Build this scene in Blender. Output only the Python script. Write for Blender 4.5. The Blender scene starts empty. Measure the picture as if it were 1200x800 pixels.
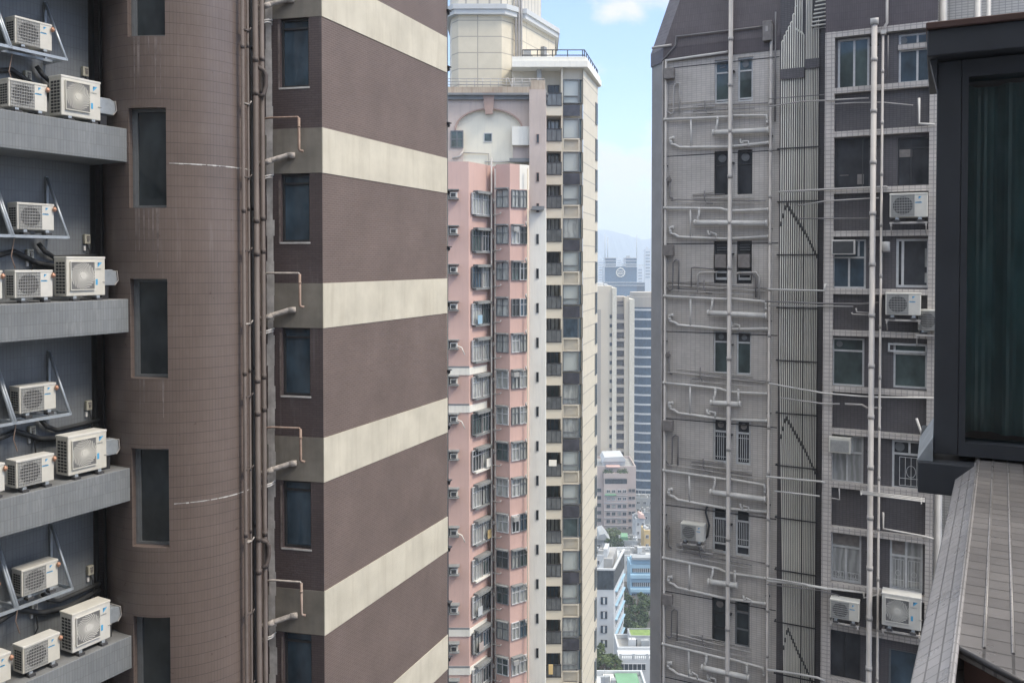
HAZE = .00050; SKY = .14; SUN = 1.5; EXPO = 1.2
CL0, CL1 = .465, .58; CLOUD_LOC = (.35, 1.7, .0); CLOUD_LOW = (3.05, 3.0, 2.95, 1); CLOUD_FILL_HIGH = (7.4, 7.4, 7.25, 1)  # overhead cloud, out of view, made brighter than the low cloud as fill light
SKYTINT = (.70, .80, 1.0, 1)
import bpy, math, random
from math import sin, cos, radians, atan2, hypot, pi, sqrt
random.seed(7)
SC = bpy.context.scene
COL = SC.collection

# ------------------------------------------------------------------ camera model (photo is 1200 x 800, focal 1000 px)
FPX = 1000.0; TH = radians(1.2); PPY = 328.0
def ray(px, py):
    u = (px-600)/FPX; v = (PPY-py)/FPX
    return (u, cos(TH)+v*sin(TH), -sin(TH)+v*cos(TH))
def at(px, py, Y):
    d = ray(px, py); s = Y/d[1]
    return (d[0]*s, Y, d[2]*s)
def zat(py, Y): return at(600, py, Y)[2]
def xat(px, Y): return (px-600)/FPX*Y
def ground_z(Y):
    if Y < 100: return -72.0-0.06*max(Y, 0)
    return max(-112.0, -78.0-0.08*(Y-100))

class Fr:
    """upright facade frame: local x runs along the face to the right, y goes into the building, z up"""
    def __init__(s, ox, oy, dx, dy):
        l = hypot(dx, dy); s.ox, s.oy, s.dx, s.dy = ox, oy, dx/l, dy/l
        s.rot = atan2(dy, dx)
    def world(s, x, y, z=0): return (s.ox+x*s.dx-y*s.dy, s.oy+x*s.dy+y*s.dx, z)
    def local(s, p):
        a, b = p[0]-s.ox, p[1]-s.oy
        return (a*s.dx+b*s.dy, -a*s.dy+b*s.dx, p[2])
    def hit(s, px, py, off=0.0):
        d = ray(px, py)
        nx, ny = -s.dy, s.dx
        t = ((s.ox*nx+s.oy*ny)+off)/(d[0]*nx+d[1]*ny)
        return s.local((d[0]*t, d[1]*t, d[2]*t))
    def hx(s, px, off=0.0, py=400): return s.hit(px, py, off)[0]
    def hz(s, px, py, off=0.0): return s.hit(px, py, off)[2]

# ------------------------------------------------------------------ mesh builder
class MB:
    def __init__(s): s.v = []; s.f = []; s.m = []; s.sm = []
    def face(s, pts, m=0, sm=False):
        i = len(s.v); s.v += [tuple(p) for p in pts]; s.f.append(list(range(i, i+len(pts)))); s.m.append(m); s.sm.append(sm)
    def box(s, x0, x1, y0, y1, z0, z1, m=0):
        if x0 > x1: x0, x1 = x1, x0
        if y0 > y1: y0, y1 = y1, y0
        if z0 > z1: z0, z1 = z1, z0
        i = len(s.v)
        s.v += [(x0,y0,z0),(x1,y0,z0),(x1,y1,z0),(x0,y1,z0),(x0,y0,z1),(x1,y0,z1),(x1,y1,z1),(x0,y1,z1)]
        for q in ((0,3,2,1),(4,5,6,7),(0,1,5,4),(1,2,6,5),(2,3,7,6),(3,0,4,7)):
            s.f.append([i+k for k in q]); s.m.append(m); s.sm.append(False)
    def prism(s, poly, z0, z1, m=0, top=None, inset=None):
        """poly: counter-clockwise xy list; top: optional other xy list for the upper end"""
        top = top or poly; n = len(poly); i = len(s.v)
        s.v += [(p[0], p[1], z0) for p in poly]+[(p[0], p[1], z1) for p in top]
        for k in range(n):
            j = (k+1) % n
            s.f.append([i+k, i+j, i+n+j, i+n+k]); s.m.append(m); s.sm.append(False)
        s.f.append([i+n+k for k in range(n)]); s.m.append(m); s.sm.append(False)
        s.f.append([i+n-1-k for k in range(n)]); s.m.append(m); s.sm.append(False)
    def extrude_y(s, poly, y0, y1, m=0):
        """poly: xz outline, counter-clockwise seen from -y"""
        n = len(poly); i = len(s.v)
        s.v += [(p[0], y0, p[1]) for p in poly]+[(p[0], y1, p[1]) for p in poly]
        s.f.append([i+k for k in range(n)]); s.m.append(m); s.sm.append(False)
        s.f.append([i+2*n-1-k for k in range(n)]); s.m.append(m); s.sm.append(False)
        for k in range(n):
            j = (k+1) % n
            s.f.append([i+j, i+k, i+n+k, i+n+j]); s.m.append(m); s.sm.append(False)
    def tube(s, pts, r, n=10, m=0, cap=True):
        pts = [tuple(p) for p in pts]
        def sub(a, b): return (a[0]-b[0], a[1]-b[1], a[2]-b[2])
        def nrm(a):
            l = sqrt(a[0]**2+a[1]**2+a[2]**2) or 1; return (a[0]/l, a[1]/l, a[2]/l)
        def crs(a, b): return (a[1]*b[2]-a[2]*b[1], a[2]*b[0]-a[0]*b[2], a[0]*b[1]-a[1]*b[0])
        def dot(a, b): return a[0]*b[0]+a[1]*b[1]+a[2]*b[2]
        k = len(pts); seg = [nrm(sub(pts[i+1], pts[i])) for i in range(k-1)]
        ref = (0, 0, 1) if abs(seg[0][2]) < .9 else (1, 0, 0)
        a = nrm(crs(seg[0], ref)); i0 = len(s.v)
        for i in range(k):
            if i == 0: t = seg[0]; sc = 1
            elif i == k-1: t = seg[-1]; sc = 1
            else:
                t = nrm((seg[i-1][0]+seg[i][0], seg[i-1][1]+seg[i][1], seg[i-1][2]+seg[i][2]))
                sc = min(1.6, 1/max(.3, dot(t, seg[i])))
            d = dot(a, t); a = nrm((a[0]-d*t[0], a[1]-d*t[1], a[2]-d*t[2])); b = crs(t, a)
            for j in range(n):
                an = 2*pi*j/n; c, e = cos(an)*r, sin(an)*r
                s.v.append((pts[i][0]+a[0]*c+b[0]*e, pts[i][1]+a[1]*c+b[1]*e, pts[i][2]+a[2]*c+b[2]*e))
        for i in range(k-1):
            for j in range(n):
                q = (j+1) % n
                s.f.append([i0+i*n+j, i0+i*n+q, i0+(i+1)*n+q, i0+(i+1)*n+j]); s.m.append(m); s.sm.append(True)
        if cap:
            s.f.append([i0+n-1-j for j in range(n)]); s.m.append(m); s.sm.append(False)
            s.f.append([i0+(k-1)*n+j for j in range(n)]); s.m.append(m); s.sm.append(False)
    def disc_y(s, cx, cz, y, r, n=28, m=0):
        s.face([(cx+r*cos(2*pi*i/n), y, cz+r*sin(2*pi*i/n)) for i in range(n)], m)
    def wall(s, x0, x1, z0, z1, ops, y=0.0, depth=.12, m=0, mr=None):
        """front face at y looking to -y with rectangular openings (x0,x1,z0,z1) and their reveals"""
        mr = m if mr is None else mr
        xs = sorted({round(a, 4) for a in [x0, x1]+[o[0] for o in ops]+[o[1] for o in ops] if x0-1e-6 <= a <= x1+1e-6})
        zs = sorted({round(a, 4) for a in [z0, z1]+[o[2] for o in ops]+[o[3] for o in ops] if z0-1e-6 <= a <= z1+1e-6})
        for i in range(len(xs)-1):
            for j in range(len(zs)-1):
                cx, cz = (xs[i]+xs[i+1])/2, (zs[j]+zs[j+1])/2
                if any(o[0] < cx < o[1] and o[2] < cz < o[3] for o in ops): continue
                s.face([(xs[i], y, zs[j]), (xs[i+1], y, zs[j]), (xs[i+1], y, zs[j+1]), (xs[i], y, zs[j+1])], m)
        for a, b, c, d in ops:
            Y = y+depth
            s.face([(a, y, c), (b, y, c), (b, Y, c), (a, Y, c)], mr)
            s.face([(a, Y, d), (b, Y, d), (b, y, d), (a, y, d)], mr)
            s.face([(a, y, c), (a, Y, c), (a, Y, d), (a, y, d)], mr)
            s.face([(b, Y, c), (b, y, c), (b, y, d), (b, Y, d)], mr)
    def mesh(s, name, mats):
        me = bpy.data.meshes.new(name); me.from_pydata(s.v, [], s.f); me.update()
        for mt in (mats if isinstance(mats, (list, tuple)) else [mats]): me.materials.append(mt)
        me.polygons.foreach_set('material_index', s.m); me.polygons.foreach_set('use_smooth', s.sm)
        return me

def tag(o, label=None, cat=None, group=None, kind=None):
    if label: o['label'] = label
    if cat: o['category'] = cat
    if group: o['group'] = group
    if kind: o['kind'] = kind
    return o
def thing(name, label, cat, loc=(0,0,0), rot=0.0, group=None):
    o = bpy.data.objects.new(name, None); COL.objects.link(o); o.empty_display_size = .3
    o.location = loc; o.rotation_euler = (0,0,rot)
    return tag(o, label, cat, group)
def obj(name, me, parent=None, loc=(0,0,0), rot=0.0):
    o = bpy.data.objects.new(name, me); COL.objects.link(o)
    if parent: o.parent = parent
    o.location = loc; o.rotation_euler = (0,0,rot)
    return o
def part(name, mb, mats, root, fr=None, bevel=0):
    """a part of a building whose root Empty has no rotation: mesh in facade frame coordinates with z measured from eye level"""
    me = mb if isinstance(mb, bpy.types.Mesh) else mb.mesh(name, mats)
    r = root.location
    if fr: o = obj(name, me, root, (fr.ox-r[0], fr.oy-r[1], -r[2]), fr.rot)
    else: o = obj(name, me, root, (-r[0], -r[1], -r[2]))
    if bevel: bev(o, bevel)
    return o
def bev(o, w, seg=2):
    m = o.modifiers.new('bevel', 'BEVEL'); m.width = w; m.segments = seg; m.limit_method = 'ANGLE'; m.angle_limit = radians(50)
def sub(name, mb, mats, parent, loc=(0,0,0), rot=0.0, bevel=0):
    me = mb if isinstance(mb, bpy.types.Mesh) else mb.mesh(name, mats)
    o = obj(name, me, parent, loc, rot)
    if bevel: bev(o, bevel)
    return o
def copy_tree(o, parent=None):
    c = o.copy(); COL.objects.link(c)
    if parent: c.parent = parent
    for ch in list(o.children): copy_tree(ch, c)
    return c

# ------------------------------------------------------------------ materials
def srgb(r, g, b):
    f = lambda c: (c/255/12.92) if c/255 <= .04045 else ((c/255+.055)/1.055)**2.4
    return (f(r), f(g), f(b), 1)
class NT:
    def __init__(s, name):
        s.mat = bpy.data.materials.new(name); s.mat.use_nodes = True
        s.n = s.mat.node_tree.nodes; s.l = s.mat.node_tree.links
        s.b = s.n['Principled BSDF']
    def new(s, t, **kw):
        n = s.n.new(t)
        for k, v in kw.items(): setattr(n, k, v)
        return n
    def math(s, op, a, b=None):
        n = s.new('ShaderNodeMath', operation=op)
        for i, x in enumerate((a, b)):
            if x is None: continue
            if hasattr(x, 'is_linked'): s.l.new(x, n.inputs[i])
            else: n.inputs[i].default_value = x
        return n.outputs[0]
    def mix(s, fac, a, b, blend='MIX'):
        n = s.new('ShaderNodeMix', data_type='RGBA', blend_type=blend)
        for i, x in ((0, fac), (6, a), (7, b)):
            if hasattr(x, 'is_linked'): s.l.new(x, n.inputs[i])
            else: n.inputs[i].default_value = x
        return n.outputs[2]
    def noise(s, vec, scale, detail=4, rough=.55):
        n = s.new('ShaderNodeTexNoise'); n.inputs['Scale'].default_value = scale
        n.inputs['Detail'].default_value = detail; n.inputs['Roughness'].default_value = rough
        s.l.new(vec, n.inputs['Vector']); return n.outputs[0]
    def ramp(s, fac, a, b, ca=(0,0,0,1), cb=(1,1,1,1)):
        n = s.new('ShaderNodeValToRGB'); e = n.color_ramp.elements
        e[0].position = a; e[1].position = b; e[0].color = ca; e[1].color = cb
        s.l.new(fac, n.inputs[0]); return n.outputs[0]
    def coords(s): return s.new('ShaderNodeTexCoord').outputs['Object']
    def sep(s, v):
        n = s.new('ShaderNodeSeparateXYZ'); s.l.new(v, n.inputs[0]); return n.outputs
    def comb(s, x, y, z=0.0):
        n = s.new('ShaderNodeCombineXYZ')
        for i, a in enumerate((x, y, z)):
            if hasattr(a, 'is_linked'): s.l.new(a, n.inputs[i])
            else: n.inputs[i].default_value = a
        return n.outputs[0]
    def bump(s, h, strength=.3, dist=.01):
        n = s.new('ShaderNodeBump'); n.inputs['Strength'].default_value = strength; n.inputs['Distance'].default_value = dist
        s.l.new(h, n.inputs['Height']); s.l.new(n.outputs[0], s.b.inputs['Normal'])
    def out(s, col, rough=.6, spec=.4, metal=0.0):
        if hasattr(col, 'is_linked'): s.l.new(col, s.b.inputs['Base Color'])
        else: s.b.inputs['Base Color'].default_value = col
        if hasattr(rough, 'is_linked'): s.l.new(rough, s.b.inputs['Roughness'])
        else: s.b.inputs['Roughness'].default_value = rough
        s.b.inputs['Specular IOR Level'].default_value = spec; s.b.inputs['Metallic'].default_value = metal
        return s.mat
def scl(c, k): return (min(1, c[0]*k), min(1, c[1]*k), min(1, c[2]*k), 1)

def paint(name, col, rough=.55, var=.25, nscale=1.5, streak=0.0, dirt=(.12,.11,.1,1), spec=.35, metal=0.0, bump=0.0, age=False):
    """painted or rendered surface with uneven tone and rain streaks"""
    t = NT(name); co = t.coords(); x, y, z = t.sep(co)
    n1 = t.noise(co, nscale, 5)
    c = t.mix(t.ramp(n1, .3, .75), scl(col, 1-var), scl(col, 1+var*.35))
    if streak:
        sv = t.comb(t.math('MULTIPLY', t.math('ADD', x, y), 5.0), t.math('MULTIPLY', z, .35), 0.0)
        st = t.ramp(t.noise(sv, 1.0, 5, .65), .5, .78)
        c = t.mix(t.math('MULTIPLY', st, streak), c, dirt)
    if age:
        info = t.new('ShaderNodeObjectInfo').outputs['Random']; c = t.mix(t.math('MULTIPLY', info, .6), c, t.mix(1.0, c, (.90,.87,.78,1), 'MULTIPLY'))
    if bump: t.bump(t.noise(co, 40, 3), bump, .004)
    return t.out(c, rough, spec, metal)

def tiles(name, c1, c2, mortar, w, h, msize=.006, offset=0.0, mode='xz', rough=.35, streak=.0, streakcol=(.6,.6,.62,1), blotch=.25, bump=.35, radius=1.0, spec=.45, zsc=.35, hj=0):
    t = NT(name); co = t.coords(); x, y, z = t.sep(co)
    u = t.math('ADD', x, y) if mode == 'xz' else t.math('MULTIPLY', t.math('ARCTAN2', y, x), radius)
    if mode == 'xy': u, z = x, y
    v = t.comb(u, z)
    b = t.new('ShaderNodeTexBrick'); t.l.new(v, b.inputs['Vector'])
    b.offset = offset; b.offset_frequency = 2; b.squash = 1.0
    b.inputs['Color1'].default_value = c1; b.inputs['Color2'].default_value = c2; b.inputs['Mortar'].default_value = mortar
    b.inputs['Scale'].default_value = 1.0; b.inputs['Mortar Size'].default_value = msize; b.inputs['Mortar Smooth'].default_value = .2
    b.inputs['Brick Width'].default_value = w; b.inputs['Row Height'].default_value = h; b.inputs['Bias'].default_value = 0
    c = b.outputs['Color']
    if hj:
        fr_ = t.math('FRACT', t.math('DIVIDE', z, h)); c = t.mix(t.math('MULTIPLY', t.math('LESS_THAN', fr_, hj/h), .6), c, scl(mortar, .55))
    n1 = t.ramp(t.noise(co, .9, 6, .6), .3, .75)
    c = t.mix(n1, t.mix(1.0, c, (1-blotch,)*3+(1,), 'MULTIPLY'), t.mix(1.0, c, (1+blotch*.3,)*3+(1,), 'MULTIPLY'))
    if streak:
        sv = t.comb(t.math('MULTIPLY', u, 7.0), t.math('MULTIPLY', z, zsc), 3.0)
        st = t.ramp(t.noise(sv, 1.0, 6, .7), .55, .82)
        pat = t.ramp(t.noise(co, .45, 3), .45, .65)
        c = t.mix(t.math('MULTIPLY', t.math('MULTIPLY', st, pat), streak), c, streakcol)
    t.bump(t.math('SUBTRACT', 1.0, b.outputs['Fac']), bump, .004)
    r = t.math('ADD', t.math('MULTIPLY', t.noise(co, 6, 4), .3), rough-.15)
    return t.out(c, r, spec)

def glass(name, col, rough=.04, spec=.6, var=.5):
    t = NT(name); co = t.coords(); x, y, z = t.sep(co)
    info = t.new('ShaderNodeObjectInfo').outputs['Random']
    n = t.noise(t.comb(t.math('ADD', x, t.math('MULTIPLY', info, 37.0)), t.math('ADD', y, info), t.math('MULTIPLY', z, .6)), 1.6, 3)
    c = t.mix(t.ramp(n, .35, .7), scl(col, 1-var), scl(col, 1+var))
    t.bump(t.noise(co, 1.1, 2), .05, .02)
    return t.out(c, rough, spec)
def curtain(name, col, freq=16.0):
    t = NT(name); co = t.coords(); x, y, z = t.sep(co)
    info = t.new('ShaderNodeObjectInfo').outputs['Random']
    w = t.math('SINE', t.math('ADD', t.math('MULTIPLY', x, freq), t.math('MULTIPLY', t.noise(t.comb(x, info, t.math('MULTIPLY', z, .3)), 3, 3), 14.0)))
    c = t.mix(t.math('ADD', t.math('MULTIPLY', w, .5), .5), scl(col, .62), col)
    c = t.mix(t.math('MULTIPLY', info, .35), c, scl(col, .45))
    m = t.out(c, .12, .5); t.b.inputs['Coat Weight'].default_value = .8; t.b.inputs['Coat Roughness'].default_value = .03
    return m
def plain(name, col, rough=.5, spec=.4, metal=0.0):
    t = NT(name); co = t.coords()
    c = t.mix(t.ramp(t.noise(co, 7, 4), .3, .7), scl(col, .82), scl(col, 1.06))
    return t.out(c, rough, spec, metal)

M = {}
M['column'] = tiles('brown_column_tile', (.170,.134,.120,1), (.160,.125,.112,1), (.130,.101,.092,1), .056, .19, .004, 0, 'cyl', .34, .35, (.42,.38,.38,1), .2, .3, 1.4, hj=.010)
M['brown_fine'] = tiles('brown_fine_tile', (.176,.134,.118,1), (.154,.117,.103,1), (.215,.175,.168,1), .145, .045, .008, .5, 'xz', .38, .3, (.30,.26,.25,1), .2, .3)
M['brown_shaded'] = tiles('dark_brown_shade_tile', (.125,.098,.100,1), (.108,.084,.087,1), (.085,.070,.072,1), .145, .045, .006, .5, 'xz', .4, .5, (.36,.36,.38,1), .3, .3)  # fine brown tile with the shade of the window face put into its colour
M['cream'] = paint('cream_render', (.62,.585,.495,1), .75, .18, 1.2, .4, (.36,.32,.25,1), .2, 0, .15)
M['band_grey'] = paint('weathered_band_render', (.27,.25,.22,1), .8, .3, 2.0, .5, (.14,.13,.12,1), .2, 0, .2)
M['niche'] = tiles('blue_grey_wall_tile', (.185,.20,.215,1), (.168,.182,.20,1), (.14,.15,.165,1), .06, .2, .005, 0, 'xz', .45, .4, (.3,.32,.34,1), .2, .2)
M['ledge'] = tiles('grey_ledge_tile', (.235,.25,.262,1), (.205,.22,.235,1), (.17,.18,.19,1), .05, .2, .004, 0, 'xz', .5, .45, (.55,.57,.58,1), .22, .25, 1, .4, 1.2)
M['ledge_top'] = paint('grey_ledge_top', (.21,.215,.22,1), .8, .35, 2.5)
M['pipe_brown'] = paint('brown_pipe_paint', (.120,.100,.094,1), .6, .3, 2.0, .35, (.3,.27,.26,1))
M['copper'] = paint('rusty_copper_pipe', (.34,.245,.20,1), .55, .35, 5.0, .4, (.6,.58,.55,1))
M['lag'] = paint('wrapped_pipe_lagging', (.50,.46,.43,1), .85, .45, 12, .0, bump=.6)
M['efflor'] = paint('white_mineral_streak', (.70,.69,.68,1), .85, .45, 3.5, .55, (.22,.19,.19,1))
M['column_streak'] = paint('streaked_tile', (.255,.215,.205,1), .7, .5, 6, .5, (.17,.125,.115,1))
M['frame_dark'] = plain('dark_window_frame', (.045,.046,.050,1), .4)
M['frame_grey'] = plain('grey_window_frame', (.16,.17,.18,1), .4)
M['frame_white'] = plain('white_window_frame', (.56,.57,.58,1), .4)
M['glass_dark'] = glass('dark_glass', (.034,.041,.045,1), .05, .5)
M['glass_teal'] = glass('teal_glass', (.060,.085,.085,1))
M['glass_blue'] = glass('blue_glass', (.055,.085,.115,1))
M['glass_deep'] = glass('deep_dark_glass', (.045,.048,.056,1), .06, .5)
M['blind'] = paint('pale_blind', (.44,.47,.45,1), .15, .08, .4, .0, spec=.5)
M['curtain'] = curtain('pale_curtain', (.42,.43,.43,1), 34.0)
M['curtain_far'] = curtain('far_net_curtain', (.46,.48,.46,1), 12.0)
M['ac_white'] = paint('ac_casing_paint', (.68,.67,.635,1), .45, .14, 3.0, .3, (.42,.38,.30,1), age=True)
M['ac_grey'] = plain('ac_guard_grey', (.36,.36,.35,1), .5)
M['fan_grey'] = plain('ac_fan_shadow', (.17,.17,.17,1), .6)
M['ac_dark'] = plain('ac_dark_inside', (.055,.057,.06,1), .7)
M['ac_wire'] = plain('ac_guard_wire', (.42,.42,.41,1), .45)
M['logo_blue'] = plain('badge_light_blue', (.10,.42,.72,1), .4)
M['logo_navy'] = plain('badge_dark_blue', (.03,.14,.30,1), .4)
M['ink'] = plain('small_print_grey', (.22,.24,.26,1), .5)
M['cap'] = plain('copper_valve_cap', (.50,.27,.18,1), .4, .5, .2)
M['steel'] = paint('galvanised_steel', (.42,.46,.50,1), .42, .25, 6, 0, metal=.35)
M['black_foot'] = plain('dark_rubber_block', (.06,.06,.065,1), .8)
M['hose'] = plain('black_hose', (.035,.037,.04,1), .6)
M['beige_box'] = plain('beige_plastic', (.50,.48,.40,1), .5)
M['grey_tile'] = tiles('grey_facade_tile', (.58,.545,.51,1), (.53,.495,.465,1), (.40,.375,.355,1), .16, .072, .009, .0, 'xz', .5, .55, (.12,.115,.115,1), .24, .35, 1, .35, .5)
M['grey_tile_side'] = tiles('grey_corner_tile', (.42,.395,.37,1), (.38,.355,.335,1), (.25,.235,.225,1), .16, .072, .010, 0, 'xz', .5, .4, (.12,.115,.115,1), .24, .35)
M['pale_tile'] = tiles('pale_frame_tile', (.60,.555,.52,1), (.54,.50,.47,1), (.34,.315,.30,1), .155, .125, .012, 0, 'xz', .5, .5, (.2,.185,.18,1), .25, .35)
M['bright_tile'] = tiles('bright_side_tile', (.60,.58,.55,1), (.54,.52,.5,1), (.33,.32,.31,1), .16, .08, .010, 0, 'xz', .5, .3, (.3,.28,.27,1), .2, .3)
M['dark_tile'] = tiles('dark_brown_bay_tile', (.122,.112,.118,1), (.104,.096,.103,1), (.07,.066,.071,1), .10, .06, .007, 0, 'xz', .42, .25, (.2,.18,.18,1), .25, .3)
M['roof_tile'] = tiles('dark_roof_tile', (.112,.092,.098,1), (.098,.080,.086,1), (.075,.062,.067,1), .06, .22, .006, 0, 'xz', .45, .2, (.15,.13,.14,1), .3, .3)
M['joint'] = plain('dark_joint', (.05,.048,.05,1), .8)
M['pipe_pale'] = paint('pale_pipe_paint', (.46,.435,.415,1), .45, .22, 1.6, .45, (.24,.225,.22,1))
M['pipe_white'] = paint('white_pipe_paint', (.62,.60,.57,1), .45, .2, 1.6, .35, (.33,.31,.30,1))
M['pipe_grey'] = paint('dull_grey_pipe', (.21,.20,.20,1), .55, .3, 2.0)
M['flue'] = paint('cream_flue_pipe', (.70,.68,.62,1), .42, .14, .8, .3, (.33,.31,.28,1))
M['dark_metal'] = plain('dark_metal', (.045,.045,.05,1), .5, .4, .3)
M['coupling'] = plain('grey_rubber_coupling', (.10,.097,.095,1), .6)
M['box_metal'] = paint('weathered_metal_box', (.24,.22,.21,1), .55, .3, 6)
# own building
M['own_dark'] = paint('dark_blue_grey_cladding', (.055,.061,.074,1), .45, .35, 1.2, .25, (.07,.074,.085,1))
M['own_brown'] = paint('brown_cladding', (.105,.062,.055,1), .5, .25, 2)
M['own_curtain'] = curtain('teal_curtain_cloth', (.16,.34,.36,1), 9.0)
M['slate'] = tiles('grey_stone_ledge_tile', (.215,.205,.207,1), (.165,.158,.162,1), (.095,.091,.093,1), .13, .104, .006, .0, 'xy', .33, 0, blotch=.4, bump=.6)
M['slate_pale'] = tiles('pale_stone_ledge_tile', (.42,.405,.415,1), (.35,.34,.35,1), (.19,.185,.19,1), .10, .053, .004, .0, 'xy', .30, 0, blotch=.35, bump=.6)
# distance
M['pink'] = paint('pink_facade_paint', (.60,.41,.36,1), .7, .14, .25, .28, (.36,.24,.22,1), .2)
M['pink_side'] = paint('pale_pink_facade_paint', (.63,.44,.39,1), .7, .12, .25, .25, (.4,.27,.25,1), .2)
M['mauve'] = paint('mauve_facade_paint', (.56,.475,.43,1), .75, .16, .3, .35, (.32,.27,.27,1), .2)
M['brown_trim'] = paint('brown_arch_trim', (.40,.285,.245,1), .7, .2, 1)
M['white_wall'] = paint('white_facade_paint', (.80,.78,.71,1), .75, .1, .3, .28, (.42,.42,.41,1), .2)
M['grey_trim'] = paint('grey_stone_trim', (.23,.24,.25,1), .75, .25, 1.0)
M['beige'] = tiles('beige_facade_panel', (.62,.565,.45,1), (.585,.535,.43,1), (.36,.33,.28,1), 7.0, 1.5, .05, 0, 'xz', .6, .25, (.42,.38,.31,1), .1, .2, 1, .3, .1)
M['beige_plain'] = paint('beige_facade_paint', (.60,.55,.455,1), .7, .12, .3, .2, (.4,.36,.3,1), .2)
M['ribbed'] = tiles('ribbed_beige_panel', (.60,.565,.49,1), (.56,.53,.46,1), (.34,.33,.31,1), 1.1, 60, .10, 0, 'xz', .6, 0, blotch=.1)
M['rust'] = paint('rusty_parapet', (.50,.42,.33,1), .85, .35, .5, .8, (.24,.13,.09,1))
M['spandrel'] = glass('dark_spandrel', (.060,.060,.072,1), .2, .4, .3)
M['balcony_glass'] = glass('grey_balcony_glass', (.115,.122,.125,1), .12, .5, .3)
M['glass_far'] = glass('pale_blue_glass', (.13,.19,.22,1), .06, .6, .3)
M['crown_cream'] = paint('cream_crown_paint', (.80,.76,.64,1), .75, .1, .3, .2, (.42,.41,.38,1))
M['awning'] = paint('grey_canopy', (.24,.25,.25,1), .8, .3, 1.0)
M['far_cream'] = paint('far_cream_facade', (.56,.50,.40,1), .75, .12, .05, .2, (.4,.36,.3,1), .2)
M['far_shade'] = paint('far_tan_facade', (.36,.33,.29,1), .75, .15, .05, .2, (.25,.23,.2,1), .2)
M['far_pinkgrey'] = paint('far_pinkish_facade', (.47,.40,.37,1), .75, .15, .1, .35, (.3,.26,.24,1), .2)
M['far_white'] = paint('far_white_facade', (.52,.54,.55,1), .75, .12, .12, .25, (.42,.42,.42,1), .2)
M['far_blue'] = paint('sky_blue_facade', (.33,.50,.62,1), .7, .15, .2, .2, (.2,.34,.46,1), .2)
M['far_grey'] = paint('far_grey_facade', (.34,.36,.37,1), .8, .3, .15, .3, (.22,.22,.22,1), .2)
M['far_yellow'] = paint('far_yellow_facade', (.62,.46,.22,1), .8, .2, .15)
M['far_green'] = paint('green_roof_cover', (.17,.33,.20,1), .8, .25, .25)
M['far_glass'] = glass('far_dark_glass', (.035,.045,.055,1), .1, .5)
M['office_glass'] = glass('blue_office_glass', (.028,.060,.105,1), .1, .4, .3)
M['office_glass2'] = glass('slate_office_glass', (.045,.110,.19,1), .1, .6, .3)
M['roof_grey'] = paint('flat_roof_concrete', (.36,.36,.35,1), .9, .35, .3)
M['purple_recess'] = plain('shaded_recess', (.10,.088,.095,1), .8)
M['bark'] = plain('bark', (.10,.075,.055,1), .9)
def leaf(name, a, b):
    t = NT(name); co = t.coords()
    c = t.mix(t.ramp(t.noise(co, .9, 4), .3, .7), a, b)
    m = t.out(c, .6, .3); return m
M['leaf'] = leaf('dark_foliage', (.028,.055,.020,1), (.085,.125,.045,1))
M['leaf_light'] = leaf('light_foliage', (.055,.085,.03,1), (.13,.17,.06,1))
M['lawn'] = leaf('roof_lawn', (.13,.20,.06,1), (.22,.31,.09,1))
M['ground'] = paint('city_ground', (.10,.10,.095,1), .95, .4, .05)
M['hill'] = paint('wooded_hill', (.045,.065,.04,1), .95, .2, .004)

# ------------------------------------------------------------------ windows (meshes cached and shared)
CACHE = {}
def win_mesh(w, h, vs, hs, fm, pm, t=.045, d=.06, panes=None):
    """frame with vertical bars at fractions vs and horizontal bars at fractions hs; returns (frame mesh, pane mesh); origin bottom centre"""
    key = (round(w, 3), round(h, 3), tuple(vs), tuple(hs), fm, pm, t)
    if key in CACHE: return CACHE[key]
    f = MB(); x0 = -w/2
    f.box(x0, x0+t, 0, d, 0, h); f.box(-x0-t, -x0, 0, d, 0, h)
    f.box(x0+t, -x0-t, 0, d, 0, t); f.box(x0+t, -x0-t, 0, d, h-t, h)
    for q in hs: f.box(x0+t, -x0-t, .004, d-.004, h*q-t*.5, h*q+t*.5)
    for q in vs:
        if isinstance(q, tuple): q, a, b = q
        else: a, b = 0, 1
        f.box(x0+w*q-t*.5, x0+w*q+t*.5, .008, d-.008, max(t, h*a), min(h-t, h*b))
    p = MB(); p.face([(x0+t*.5, d*.6, t*.5), (-x0-t*.5, d*.6, t*.5), (-x0-t*.5, d*.6, h-t*.5), (x0+t*.5, d*.6, h-t*.5)])
    CACHE[key] = (f.mesh('window', M[fm]), p.mesh('pane', M[pm]))
    return CACHE[key]
def window(root, fr, x, z, w, h, vs=(), hs=(), fm='frame_white', pm='glass_dark', y=.1, t=.045, d=.06, name='window'):
    a, b = win_mesh(w, h, vs, hs, fm, pm, t, d)
    wx, wy, _ = fr.world(x, y); r = root.location
    o = obj(name, a, root, (wx-r[0], wy-r[1], z-r[2]), fr.rot)
    obj('pane', b, o)
    return o
# =================================================================== LEFT: brown striped tower
def text_mesh(s, size, mat):
    cu = bpy.data.curves.new('small_print', 'FONT'); cu.body = s; cu.size = size; cu.extrude = .0008; cu.resolution_u = 2
    to = bpy.data.objects.new('small_print', cu); COL.objects.link(to)
    dg = bpy.context.evaluated_depsgraph_get(); dg.update()
    me = bpy.data.meshes.new_from_object(to.evaluated_get(dg)); me.materials.clear(); me.materials.append(mat)
    bpy.data.objects.remove(to); bpy.data.curves.remove(cu)
    for v in me.vertices: v.co = (v.co.x, -v.co.z, v.co.y)          # stand it up, reading from -y
    me.update(); return me

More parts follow.
